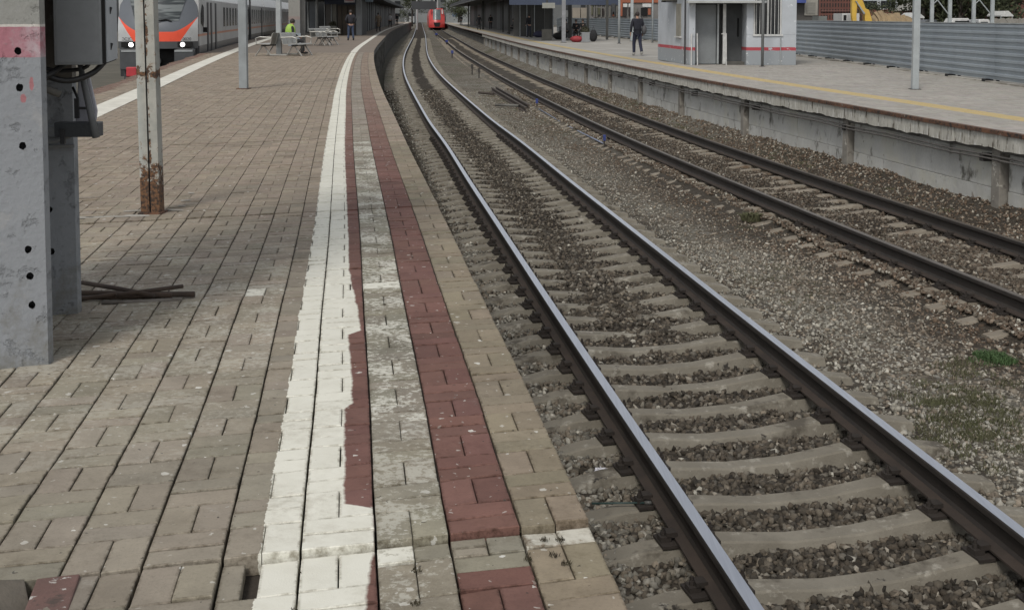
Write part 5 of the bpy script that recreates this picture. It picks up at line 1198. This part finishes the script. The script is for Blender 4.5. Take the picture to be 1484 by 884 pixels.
MB().box(-.0, .15, -.06, .06, 2.0, 2.2).build('mirror', BLACK, cg[0]).matrix_local = on_side(TY + 2.5, .0)
wm = None
for i in range(44):
    Y = TY + 12.5 + i * 1.75
    cgi = cg[min(4, int((Y - TY - .9) / 21.0))]
    if wm is None: o = MB().box(-.01, .012, -.5, .5, 2.15, 3.05).build('window', GL, cgi); wm = o
    else: o = wm.copy(); C.objects.link(o); o.parent = cgi
    o.matrix_local = on_side(Y, .0)
for Y in (TY + 4.4, TY + 5.9, TY + 8.0, TY + 29, TY + 40):
    MB().box(-.01, .03, -.28, .28, 1.1, 3.2).build('door', mat('train_door', (.03, .03, .032), None, 3, .5) , cg[0] if Y < TY + 20 else cg[1]).matrix_local = on_side(Y, .0)
b = MB(); b.box(-.17, .17, -.1, .1, 0, .30); b.box(-.05, .05, -.05, .05, -.6, 0)
x, y = spot(190, 106, -.5); e = empty('red_marker', (x - .2, y + .6, -.66), 0, 'small red boxed signal lamp beside the left track, half hidden by the post', 'signal')
MB().box(-.16, .2, -.1, .1, 0, .33).build('box', mat('signal_red', (.45, .03, .04), None, 5, .6), e, bevel=.03); MB().box(-.04, .04, -.04, .04, -.7, 0).build('stem', DARKST, e)

# red express far down the second track
RY = 248.0; rx, ry = AX2.at(AX2.s_at(RY)); rt = empty('red_train', (float(rx), float(ry), RAIL), AX2.ang(AX2.s_at(RY)) + R(1), 'distant red express train with a black front window approaching', 'train')
redp = mat('express_red', (.46, .045, .035), (.36, .03, .03), 2, .35, bump=0); redd = mat('express_dark_red', (.30, .02, .03), None, 2, .4, bump=0); rgl = mat('express_window', (.13, .16, .16), (.05, .06, .065), .8, .15, bump=0)
b = MB(); n = 9; zs = [.35, .8, 1.3, 1.9, 2.6, 3.3, 3.9, 4.2]
for z in zs:
    for i in range(n):
        u = (i / (n - 1) - .5) * 2; hw = 1.6 - max(0, z - 2.6) * .22; b.v.append((u * hw, .9 * abs(u) ** 2.2 + max(0, z - 1.3) * .55, z))
for j in range(len(zs) - 1):
    for i in range(n - 1): b.f.append((j * n + i, j * n + i + 1, (j + 1) * n + i + 1, (j + 1) * n + i)); b.m.append(0)
b.build('nose', redp, rt, smooth=True)
b = MB()
for z in (1.9, 2.6, 3.3, 4.0):
    for i in range(5): u = (i / 4 - .5) * 1.05; b.v.append((u * 1.5, .9 * abs(u) ** 2.2 + (z - 1.3) * .55 - .06, z))
for j in range(3):
    for i in range(4): b.f.append((j * 5 + i, j * 5 + i + 1, (j + 1) * 5 + i + 1, (j + 1) * 5 + i)); b.m.append(0)
b.build('windscreen', rgl, rt, smooth=True)
b = MB(); b.prism([(-.45, .5), (.45, .5), (.7, 1.35), (-.7, 1.35)], -.04, .3); b.build('coupler_hatch', BLACK, rt)
for sx in (-1, 1): MB().prism([(sx * 1.0, 3.1), (sx * 1.25, 3.1), (sx * 1.15, 4.0), (sx * .98, 4.0)], 1.05, 1.2).build('side_light', redd if sx < 0 else WHITEP, rt)
b = MB(); prof = [(-1.6, .3), (-1.62, 2.6), (-1.2, 4.1), (1.2, 4.1), (1.62, 2.6), (1.6, .3)]; Ys_ = np.linspace(RY + 2.4, RY + 130, 14); RI = (Matrix.Translation(rt.location) @ Matrix.Rotation(rt.rotation_euler.z, 4, 'Z')).inverted()
for Y in Ys_:
    for of, z in prof:
        x, y = AX2.at(AX2.s_at(Y), of); b.v.append(tuple(RI @ Vector((float(x), float(y), RAIL + z))))
for i in range(13):
    for k in range(6): b.f.append((i * 6 + k, i * 6 + (k + 1) % 6, (i + 1) * 6 + (k + 1) % 6, (i + 1) * 6 + k)); b.m.append(0)
b.f.append(tuple(range(6))); b.m.append(0); b.build('body', redp, rt)

# ============================================================ STATION BUILDINGS AND CANOPIES
def canopy(cu, o0, o1, ya, yb, z0, z1, m, label):
    e = empty('canopy', label=label, cat='canopy'); Ys_ = list(np.arange(ya, yb, 4.0)) + [yb]
    sweep(cu, [(o0, z0), (o1, z0), (o1, z1), (o0, z1)], Ys_, m, 'roof', e)
    sweep(cu, [(o0 + .02, z0 - .18), (o0 + .12, z0 - .18), (o0 + .12, z0 - .002), (o0 + .02, z0 - .002)], Ys_, mat('fascia', (.10, .10, .10), None, 3, .7), 'fascia', e)
    return e
croof = mat('canopy_underside', (.05, .052, .055), (.035, .036, .038), .5, .8, bump=0)
canopy(EDGE, -6.5, -.7, 87, 232, 2.9, 3.2, croof, 'long dark canopy over the left platform behind the man in jeans')
e2 = canopy(EDGE2, .35, 5.2, 77, 236, 3.3, 3.6, croof, 'long dark canopy over the right platform ending near the red train')
blu = mat('dull_blue_fascia', (.045, .06, .10), (.03, .04, .065), .6, .7, bump=0)
o = MB().box(hx(738, 77), hx(862, 77), 76.7, 76.9, 2.12, 3.29).build('end_fascia', blu, e2)
MB().box(hx(380, 86), hx(432, 86), 86.0, 86.3, 2.25, 3.1).build('end_fascia', croof, bpy.data.objects['canopy'])
# left station building
st = empty('station_building', (0, 0, 0), label='dark fronted station building under the left canopy', cat='building')
wallm = mat('station_wall', (.075, .075, .07), (.05, .05, .05), .8, .8, bump=0); brn = mat('brown_door', (.075, .058, .042), (.05, .04, .03), 1.5, .7, bump=0); pal = mat('pale_strip', (.17, .165, .145), None, 1, .8, bump=0)
def px_box(a, c, y_t, y_b, Y, d, m, name, parent, zt=None, zb=None):
    return MB().box(hx(a, Y), hx(c, Y), Y, Y + d, hz(y_b, Y) if zb is None else zb, hz(y_t, Y) if zt is None else zt).build(name, m, parent)
px_box(433, 522, 0, 0, 92.0, 3.8, wallm, 'wall', st, 3.0, -1.5)
for a, c, m, nm in ((440, 446, GL, 'window'), (448, 457, mat('window_bluegrey', (.06, .07, .08), None, 2, .3, bump=0), 'window'), (460, 470, GL, 'window'), (472, 480, mat('window_brown', (.045, .038, .03), None, 2, .4, bump=0), 'window')):
    w_ = px_box(a, c, 0, 0, 91.9, .07, m, nm, st, 2.5, .25); MB().box(hx(c, 91.9) - .02, hx(c, 91.9) + .03, 91.85, 91.9, .25, 2.5).build('frame', GALV, w_)
px_box(481.5, 487.5, 0, 0, 91.85, .1, pal, 'pilaster', st, 2.4, -.0)
for a, c in ((489, 495), (496, 503), (504, 514)): px_box(a, c, 0, 0, 91.86, .1, brn, 'door', st, 2.2, 0)
px_box(470, 516, 0, 0, 91.8, .1, blu, 'sign_band', st, 2.9, 2.3)
pn = [mat('grey_panel', (.115, .12, .12), None, 1, .7, bump=0), mat('grey_panel', (.075, .08, .08), None, 1, .7, bump=0), mat('grey_panel', (.045, .047, .048), None, 1, .5, bump=0)]
s = EDGE.s_at(93.2); i = 0
while s < EDGE.s_at(225):
    L = 1.5 if s < EDGE.s_at(130) else 4.0; x, y = EDGE.at(s + L / 2, -2.3)
    MB().box(-.15, .0, -L / 2 + .02, L / 2 - .02, 0, 2.88).build('wall_panel', pn[(0, 1, 0, 2, 1, 2, 0)[i % 7]], st).matrix_local = T(float(x), float(y), 0, EDGE.ang(s))
    if i % 2: MB().box(.0, .05, -.05, .05, 0, 2.88).build('wall_post', GALV if i % 4 == 1 else DARKST, st).matrix_local = T(*[float(q) for q in EDGE.at(s, -2.3)], 0, EDGE.ang(s))
    s += L; i += 1
sg = empty('station_sign', (hx(506.5, 90.5), 90.5, 2.42), 0, 'small white sign with red lettering over the man in jeans', 'sign')
MB().box(-.39, .39, 0, .06, 0, .6).build('board', mat('sign_white', (.62, .62, .66), None, 2, .5, bump=0), sg)
redl = mat('sign_red', (.45, .05, .06), None, 2, .5, bump=0); b = MB()
for i in range(7): b.box(-.30 + i * .088, -.30 + i * .088 + .05, -.006, .0, .10, .10 + random.choice((.12, .16)))
b.build('marks', redl, sg); MB().box(-.02, .02, .02, .05, .6, .9).build('hanger', DARKST, sg)
sg = empty('station_sign', (hx(532, 95), 95, 2.5), 0, 'small pale blue sign hanging right of the grey column', 'sign'); MB().box(-.45, .45, 0, .06, 0, .6).build('board', mat('sign_paleblue', (.38, .48, .56), None, 2, .5, bump=0), sg); MB().box(-.02, .02, .02, .05, .6, .9).build('hanger', DARKST, sg)
# pavilion under the right canopy
pv = empty('pavilion', (0, 0, 0), label='long dark glazed pavilion under the right canopy', cat='building')
px_box(754, 802, 0, 0, 96.0, 3.5, mat('pavilion_glass', (.022, .023, .022), (.035, .035, .03), .7, .3, bump=0), 'glazed_end', pv, 2.5, ZR)
for a in (753, 763, 774, 789, 801): px_box(a, a + 1.2, 0, 0, 95.9, .1, GALV, 'mullion', pv, 2.45, ZR)
px_box(752, 803, 0, 0, 95.88, .1, DARKST, 'transom', pv, 2.62, 2.45); px_box(744, 752.5, 0, 0, 96.0, .2, mat('pavilion_pale_panel', (.10, .10, .095), None, 1, .8, bump=0), 'wall_panel', pv, 2.6, ZR)
s = EDGE2.s_at(100); i = 0
while s < EDGE2.s_at(228):
    L = 3.0 if s < EDGE2.s_at(150) else 6.0; x, y = EDGE2.at(s + L / 2, 4.0)
    MB().box(0, .3, -L / 2 + .03, L / 2 - .03, ZR, 3.2).build('wall_panel', [pn[2], wallm, pn[1], pn[2]][i % 4], pv).matrix_local = T(float(x), float(y), 0, EDGE2.ang(s)); s += L; i += 1

# ============================================================ BEHIND THE FENCE
yard_z = -1.75
# excavator
ex = empty('excavator', (hx(1290, 78), 78, yard_z), 0, 'yellow excavator reaching over the corrugated fence', 'excavator')
EXM = mat('excavator_yellow', (.62, .40, .06), (.50, .31, .05), 2, .5, bump=0)
def exp_(pts, d, name, m=EXM, yo=0):
    b = MB(); b.prism([(hx(a, 78) - hx(1290, 78), hz(c, 78) - yard_z) for a, c in pts], -d / 2 + yo, d / 2 + yo); b.build(name, m, ex, bevel=.03)
exp_([(1233, -12), (1243, -10), (1251, 7), (1253, 13), (1258, 15), (1261, 24), (1266, 42), (1266, 60), (1256, 60), (1253, 34), (1252, 21), (1243, 10), (1238, 1)], .55, 'boom')
exp_([(1232, -8), (1240, -8), (1241, 2), (1240, 24), (1241, 42), (1236, 42), (1233.5, 24), (1233, 2)], .40, 'arm', yo=-.1)
exp_([(1237, 2), (1239, 2), (1252, 20), (1250, 22)], .12, 'hydraulic_ram', GALV, yo=-.34)
exp_([(1231, 40), (1243, 40), (1245, 56), (1238, 62), (1230, 54)], .9, 'bucket', DARKST)
b = MB(); b.box(-1.6, 2.0, -1.3, 1.3, .95, 1.9); b.build('body', EXM, ex, bevel=.08); b = MB(); b.box(-1.5, -.1, -1.2, -.1, 1.9, 2.7); b.build('cab', GL, ex, bevel=.08)
for sy in (-1, 1):
    b = MB(); b.prism([(-2, .1), (-1.7, 0), (1.7, 0), (2, .1), (2.1, .45), (1.8, .85), (-1.8, .85), (-2.1, .45)], sy * 1.3 - .25, sy * 1.3 + .25); b.build('track', DARKST, ex)
def bld(name, label, cat, Y, a, c, yt, d, m, zb=yard_z, zt=None):
    e = empty(name, (hx((a + c) / 2, Y), Y, zb), 0, label, cat); w_ = (hx(c, Y) - hx(a, Y)) / 2; H = (hz(yt, Y) if zt is None else zt) - zb
    MB().box(-w_, w_, 0, d, 0, H).build('wall', m, e); return e, w_, H
def patch(e, Y, a, c, y0, y1, m, name, cx_, d=.06, zb=yard_z):
    return MB().box(hx(a, Y) - cx_, hx(c, Y) - cx_, -d, -.003, hz(y1, Y) - zb, hz(y0, Y) - zb).build(name, m, e)
# red brown block with a grid of openings
rbm2 = mat('red_brown_wall', (.16, .065, .05), (.11, .05, .04), .8, .85, bump=.02, bscale=3); op = mat('dark_opening', (.03, .022, .02), None, 1, .8, bump=0)
Y = 120; e, w_, H = bld('brick_building', 'dark red building with rows of narrow openings behind the excavator', 'building', Y, 1186, 1252, -30, 8, rbm2); cx_ = e.location.x
for r_ in range(4):
    for i in range(15):
        a = 1190 + i * 4.1; MB().box(hx(a, Y) - cx_, hx(a + 1.7, Y) - cx_, -.03, -.003, hz(28 - r_ * 8.5, Y) - yard_z, hz(22.2 - r_ * 8.5, Y) - yard_z).build('window', op, e)
patch(e, Y, 1190, 1232, 16.2, 17.2, mat('brick_ledge', (.24, .13, .11), None, 1, .8, bump=0), 'ledge', cx_, .15)
Y = 105; gw = mat('beige_plaster', (.30, .285, .25), (.24, .225, .20), 1, .85)
e, w_, H = bld('gate_building', 'beige plaster outbuilding with a wide shutter next to the kiosk', 'building', Y, 1150, 1187, -12, 5, mat('dark_shed', (.07, .065, .06), None, 1, .8)); cx_ = e.location.x
patch(e, Y, 1166, 1185, -1, 23, gw, 'surround', cx_, .1); o = patch(e, Y, 1169, 1181.5, 4, 21, mat('shutter_beige', (.22, .215, .19), (.19, .185, .165), 2, .7), 'shutter', cx_, .14)
for i in range(7): MB().box(hx(1169, Y) - cx_, hx(1181.5, Y) - cx_, -.16, -.142, hz(20 - i * 2.4, Y) - yard_z, hz(19.6 - i * 2.4, Y) - yard_z).build('slat', gw, o)
patch(e, Y, 1150, 1165, -3, 5, mat('blue_tarp', (.06, .09, .30), (.04, .06, .2), 2, .7), 'awning', cx_, .9); patch(e, Y, 1151, 1153.5, 5, 24, gw, 'post', cx_, .1)
bld('storage_box', 'low grey green storage box above the fence top', 'container', 95, 1187, 1199, 24, 2, mat('greygreen', (.17, .18, .17), None, 1, .8))
e, w_, H = bld('site_cabin', 'white site cabin with a black slit window behind the excavator arm', 'cabin', 92, 1221, 1246, 20, 2.5, mat('cabin_white', (.50, .50, .48), (.42, .42, .41), 1, .7)); cx_ = e.location.x
patch(e, 92, 1223, 1227, 22.5, 30, BLACK, 'window', cx_); patch(e, 92, 1229, 1241, 21.5, 34, mat('cabin_shutter', (.34, .34, .33), None, 1, .7), 'door', cx_)
# rubble and sand heaps
def heap(name, Y, pts, d, m, label, cat):
    """ridge line pts = photo points, sloping down to front and back with an uneven skin"""
    V = []; n = 41; rows = 13; xs = np.interp(np.linspace(0, 1, n), np.linspace(0, 1, len(pts)), [p[0] for p in pts]); ys_ = np.interp(np.linspace(0, 1, n), np.linspace(0, 1, len(pts)), [p[1] for p in pts])
    for j in range(rows):
        u = j / (rows - 1) * 2 - 1
        for i in range(n):
            zt = hz(ys_[i], Y); z = yard_z + (zt - yard_z) * (1 - abs(u) ** 1.3) + (random.uniform(-.09, .09) if abs(u) < 1 else 0); V.append((hx(xs[i], Y) + random.uniform(-.1, .1), Y + u * d, z))
    me = bpy.data.meshes.new(name); me.from_pydata(V, [], [(j * n + i, j * n + i + 1, (j + 1) * n + i + 1, (j + 1) * n + i) for j in range(rows - 1) for i in range(n - 1)]); me.materials.append(m)
    o = bpy.data.objects.new(name, me); C.objects.link(o); return tag(o, label, cat)
heap('sand_heap', 84, [(1255, 44), (1262, 27), (1268, 20), (1276, 14.5), (1283, 19), (1292, 19), (1302, 21), (1312, 22), (1322, 30), (1330, 44)], 5, mat('tan_sand', (.30, .22, .125), (.20, .15, .09), 1.5, .95, bump=.05, bscale=4), 'tan sand heap rising right of the excavator', 'sand heap')
heap('earth_heap', 100, [(1410, 36), (1420, 29), (1440, 28), (1462, 27), (1484, 27), (1520, 29)], 3, mat('grey_earth', (.2, .19, .17), (.13, .12, .10), 1.5, .95), 'low pale earth bank at the right edge behind the fence', 'earth heap')
# white building with a window band
Y = 150; e, w_, H = bld('white_building', 'white office building with a band of dark windows', 'building', Y, 1241, 1325, -60, 12, mat('white_render', (.46, .48, .50), (.40, .42, .44), .5, .8)); cx_ = e.location.x
patch(e, Y, 1241, 1325, 14.5, 60, mat('brick_base', (.20, .085, .06), (.14, .06, .045), 1, .85), 'brick_base', cx_, .3)
for a, c, y0, y1 in ((1251, 1271, 2, 14), (1277, 1298, 2, 12.5), (1303, 1317, 2, 12)):
    w2 = patch(e, Y, a, c, y0, y1, GL, 'window', cx_); 
    for q in np.linspace(a, c, 4)[1:-1]: MB().box(hx(q, Y) - cx_ - .04, hx(q, Y) - cx_ + .04, -.1, -.062, hz(y1, Y) - yard_z, hz(y0, Y) - yard_z).build('frame', mat('dark_frame', (.06, .07, .07), None, 1, .6), w2)
for k in range(1, 4):
    for a, c in ((1251, 1271), (1277, 1298), (1303, 1317)): patch(e, Y, a, c, 2 - k * 22, 13 - k * 22, GL, 'window', cx_)
patch(e, Y, 1296, 1306, 17, 19, WHITEP, 'ledge', cx_, .5)
# brick buildings at the right
Y = 125; e, w_, H = bld('brick_building', 'red brown brick building with a sloping pale roof edge left of the lattice masts', 'building', Y, 1327, 1362, 22, 6, rbm2, zt=2.0); cx_ = e.location.x
b = MB(); z0 = H; b.prism([(-w_, z0), (w_, z0), (w_, z0 + 2.4), (w_ - .5, z0 + 2.4)], 0, 6); b.build('gable', rbm2, e); b = MB(); b.prism([(-w_ - .2, z0), (-w_ + .1, z0), (w_ + .2, z0 + 2.6), (w_ - .2, z0 + 2.6)], -.2, 6.2); b.build('roof_edge', mat('roof_edge_pale', (.33, .32, .29), None, 1, .8), e)
Y = 118; e, w_, H = bld('brick_building', 'red brown brick gable at the far right behind the masts', 'building', Y, 1436, 1500, 20, 8, rbm2, zt=2.1); cx_ = e.location.x
b = MB(); z0 = H; b.prism([(-w_, z0 + .1), (w_, z0), (w_, z0 + .3), (-w_, z0 + 2.6)], 0, 8); b.build('gable', rbm2, e); b = MB(); b.prism([(-w_ - .2, z0 + 2.55), (-w_ - .2, z0 + 2.8), (w_ * .2, z0 + 1.6), (w_ * .2, z0 + 1.35)], -.3, 8); b.build('roof_edge', mat('roof_edge_pale', (.36, .35, .33), None, 1, .8), e)
# tents
for a, c, y0, lb in ((1312, 1332, 21, 'small pale awning roof left of the tall lamp post'), (1441, 1459, 18.5, 'pale awning roof under the brick gable at right')):
    Y = 104; e = empty('awning', (hx((a + c) / 2, Y), Y, yard_z), 0, lb, 'awning'); w_ = (hx(c, Y) - hx(a, Y)) / 2; zt = hz(y0, Y) - yard_z
    b = MB(); b.prism([(-w_, zt - .35), (w_, zt - .35), (w_, zt - .25), (w_ * .2, zt + .12), (-w_ * .3, zt + .1), (-w_, zt - .25)], -1.5, 1.5); b.build('roof', WHITEP, e)
    for sx in (-1, 1): MB().tube([(sx * w_ * .9, -1.4, 0), (sx * w_ * .9, -1.4, zt - .35)], .05, 6).build('leg', GALV, e)
Y = 98
for a, c, y0, m, lb in ((1381, 1397, 27, WHITEP, 'white van roof showing above the fence between the masts'), (1342, 1351, 29, mat('car_dark', (.05, .055, .06), None, 1, .3), 'dark car roof showing above the fence by the lamp post'), (1400, 1411, 29, mat('car_silver', (.3, .31, .32), None, 1, .3), 'silver car roof just left of the second lattice mast'), (1418, 1426, 28.5, WHITEP, 'white car roof between the poles of the second lattice mast')):
    e = empty('parked_vehicle', (hx((a + c) / 2, Y), Y, yard_z), 0, lb, 'vehicle'); w_ = (hx(c, Y) - hx(a, Y)) / 2 + .6; zt = hz(y0, Y) - yard_z
    b = MB(); b.prism([(-w_ - 1.0, .35), (w_ + 1.0, .35), (w_ + 1.1, .9), (w_ + .2, 1.2), (w_ - .5, zt), (-w_ + .4, zt), (-w_ - .7, 1.2), (-w_ - 1.1, 1.0)], -.9, .9); b.build('body', m, e, bevel=.06)
    b = MB(); b.prism([(-w_ + .1, 1.35), (w_ - .1, 1.35), (w_ - .6, zt - .2), (-w_ + .5, zt - .2)], -.92, -.905); b.build('window', GL, e)
    for sx in (-1, 1): MB().tube([(sx * w_ * .9, -.95, .35), (sx * w_ * .9, -.7, .35)], .34, 14).build('wheel', BLACK, e)
# lattice masts
for (a, c, lb) in ((1350.5, 1376.5, 'left lattice mast of two grey poles behind the fence'), (1411, 1438, 'right lattice mast of two grey poles behind the fence')):
    Y = 48; e = empty('lattice_mast', (hx((a + c) / 2, Y), Y, ZR), 0, lb, 'mast', 'lattice masts'); w_ = (hx(c, Y) - hx(a, Y)) / 2
    for sx in (-1, 1): MB().box(sx * w_ - .065, sx * w_ + .065, -.06, .06, 0, 7).build('pole', GR2, e, bevel=.01)
    for k in range(6):
        z0 = .35 + k * 1.05 - .3; sx = 1
        MB().tube([(-w_ + .06, 0, z0 + 1.28), (w_ - .06, 0, z0 + .55)], .022, 6).build('brace', GR2, e)
        if k % 2 == 0: MB().tube([(-w_ - .5, 0, z0 + .3), (-w_ + .0, 0, z0 + .95)], .018, 6).build('strut', GR2, e) if False else MB().tube([(w_ - .06, 0, z0 + .5), (-w_ + .06, 0, z0 - .1)], .018, 6).build('strut', GR2, e)
# trees
leafA = mat('leaves', (.055, .065, .028), (.030, .038, .018), 1.0, .8, bump=0, stains=[((.11, .10, .06), 2.2, .60, .7)]); barkm = mat('bark', (.07, .06, .05), None, 4, .9)
def tree_mesh(seed):
    rnd = random.Random(seed); V = []; F = []
    clumps = [(rnd.uniform(-2.2, 2.2), rnd.uniform(-2.0, 2.0), rnd.uniform(2.2, 8.5), rnd.uniform(.8, 1.6)) for _ in range(30)]
    for cx0, cy0, cz0, cr in clumps:
        for i in range(110):
            p = Vector((rnd.gauss(0, .5), rnd.gauss(0, .5), rnd.gauss(0, .42))) * cr + Vector((cx0, cy0, cz0)); q = len(V)
            d1 = Vector([rnd.uniform(-1, 1) for _ in range(3)]).normalized() * .17; d2 = Vector([rnd.uniform(-1, 1) for _ in range(3)]).normalized() * .12
            V += [tuple(p - d1), tuple(p + d2), tuple(p + d1), tuple(p - d2)]; F.append((q, q + 1, q + 2, q + 3))
    return V, F, clumps
trees = []
for sd in (3, 8):
    V, F, cl = tree_mesh(sd); e = empty('tree', (0, 0, 0)); MB().add(V, F).build('crown', leafA, e)
    b = MB(); b.tube([(0, 0, 0), (.1, .05, 2), (.05, .1, 4.5), (.2, 0, 7)], [.22, .17, .12, .05], 8)
    for c in cl[:9]: b.tube([(.07, .05, c[2] * .45 + .5), (c[0] * .5, c[1] * .5, c[2] * .8), (c[0], c[1], c[2])], [.08, .05, .02], 6)
    b.build('trunk', barkm, e, smooth=True); trees.append(e)
tl = [(1338, 112, 1.0, 'dark leafy tree just right of the tall lamp post'), (1361, 116, 1.1, 'tree seen between the poles of the left lattice mast'), (1394, 110, 1.05, 'broad dark tree between the two lattice masts'), (1423, 114, 1.1, 'tree seen between the poles of the right lattice mast'), (1470, 106, 1.0, 'large tree filling the top right corner'), (1259, 100, .45, 'bush behind the excavator boom and sand heap'), (1448, 135, 1.0, 'tree rising behind the far right brick gable'),
      (1378, 140, 1.2, 'farther tree behind the gap of the masts'), (597, 380, 1.3, 'distant greyish tree left of the end of the tracks'), (664, 390, 1.4, 'distant tree above the end of the right canopy'), (1316, 140, .8, 'tree against the white office building')]
for i, (px, Y, k, lb) in enumerate(tl):
    o = trees[i] if i < 2 else copy_tree(trees[i % 2]); o.location = (hx(px, Y), Y, yard_z); o.rotation_euler.z = i * 1.3; o.scale = (k, k, k * 1.05); tag(o, lb, 'tree', 'trees behind the station')
# construction seen between the right platform columns
Y = 150; e, w_, H = bld('unfinished_building', 'unfinished building with orange upper panels seen left of the kiosk', 'building', Y, 856, 962, -40, 10, mat('dim_plaster', (.20, .19, .18), (.13, .125, .12), .6, .85)); cx_ = e.location.x
orange = mat('orange_panel', (.32, .10, .05), (.24, .085, .05), .7, .8, bump=0)
patch(e, Y, 898, 962, -12, 4.5, orange, 'panel', cx_, .2); patch(e, Y, 856, 897, -12, 8, blu, 'panel', cx_, .2)
for a, c, y0, y1, m in ((903, 909, 6, 11, WHITEP), (911, 916, 6, 11, WHITEP), (931, 944, 6, 11, WHITEP), (903, 908, 12, 24, op), (911, 915, 12, 23, op), (929, 938, 12, 23, BLACK), (919, 923, 12, 22, pal), (939, 943, 13, 22, orange), (899, 902, 4, 24, orange), (886, 892, 6, 22, pn[2]), (857, 859, 9, 22, mat('olive_gap', (.10, .10, .06), None, 1, .8)), (866, 869.5, 12, 22, mat('olive_gap', (.10, .10, .06), None, 1, .8)), (872, 875, 13, 22, op), (888, 890, 18, 24, orange)):
    patch(e, Y, a, c, y0, y1, m, 'opening' if m in (op, BLACK) else 'panel', cx_, .25)
for a in (861, 864, 870.5, 877, 883, 893): patch(e, Y, a, a + 1.4, 9, 26, pal, 'column', cx_, .5)
for a in (846, 834): bld('beige_hut', ['pale hut between the canopy columns behind the planter', 'pale hut left of the seated travellers'][a == 834], 'hut', 140, a - 4, a + 7, 12, 3, mat('hut_beige', (.25, .22, .18), None, 1, .8))
# end of the line
gcol = [mat('far_grey_building', (.24, .25, .25), (.19, .20, .20), .12, .9, bump=0), mat('far_dark_building', (.13, .135, .135), (.10, .105, .105), .12, .9, bump=0), mat('far_pale_building', (.36, .36, .36), (.26, .27, .27), .12, .9, bump=0)]
for a, c, y0, Y, m, lb in ((600, 624, -30, 560, 0, 'tall grey building closing the view over the tracks'), (586, 600, 10, 500, 2, 'pale low building at the end of the left platform'), (624, 648, -8, 600, 1, 'dark grey building behind the red train'), (646, 700, -20, 520, 0, 'grey building behind the end of the right canopy'), (540, 588, -20, 520, 1, 'dim building beyond the left canopy'), (360, 545, -25, 420, 1, 'wide dim building far behind the commuter train'), (150, 365, -30, 330, 0, 'grey building far behind the front of the commuter train'), (700, 860, -20, 430, 1, 'wide dim building far behind the right pavilion'), (960, 1190, -20, 260, 0, 'grey building far behind the kiosk'), (-150, 150, -40, 250, 1, 'dim building far left behind the concrete mast'), (1480, 1900, -50, 220, 1, 'wide dim building beyond the right edge')):
    e, w_, H = bld('far_building', lb, 'building', Y, a, c, y0, 15, gcol[m]); cx_ = e.location.x
    n = max(2, int(w_ * 2 / 6))
    wmsh = None; wv = GL if m else mat('far_window_blue', (.10, .14, .20), None, 1, .4, bump=0)
    for j in range(3):
        for i in range(min(n, 10)):
            if wmsh is None: o = MB().box(-1.2, 1.2, -.1, -.003, -1, 1).build('window', wv, e); wmsh = o
            else: o = wmsh.copy(); C.objects.link(o); o.parent = e
            o.location = (-w_ + (i + .5) * 2 * w_ / min(n, 10), 0, H - 3 - j * 4.5)
x = hx(612, 400); e = empty('footbridge', (x, 400, yard_z), 0, 'dim footbridge crossing the tracks at the far end', 'bridge'); zz = hz(20, 400) - yard_z
MB().box(-12, 12, 0, 3, zz, zz + 1.2).build('deck', gcol[1], e)
for sx in (-11, -5, 7, 12): MB().box(sx - .3, sx + .3, 0, 3, 0, zz).build('pier', gcol[1], e)
for px, Y, lb in ((629, 300, 'pale catenary mast behind the red train'), (634, 330, 'second pale catenary mast behind the red train'), (604, 260, 'pale catenary mast above the end of the near track')):
    e = empty('catenary_mast', (hx(px, Y), Y, -1.5), 0, lb, 'mast', 'far catenary masts'); MB().tube([(0, 0, 0), (0, 0, 9)], [.22, .16], 8).build('shaft', gcol[2], e); MB().tube([(0, 0, 7.5), (-2.6, 0, 7.9)], .06, 6).build('bracket', GALV, e)
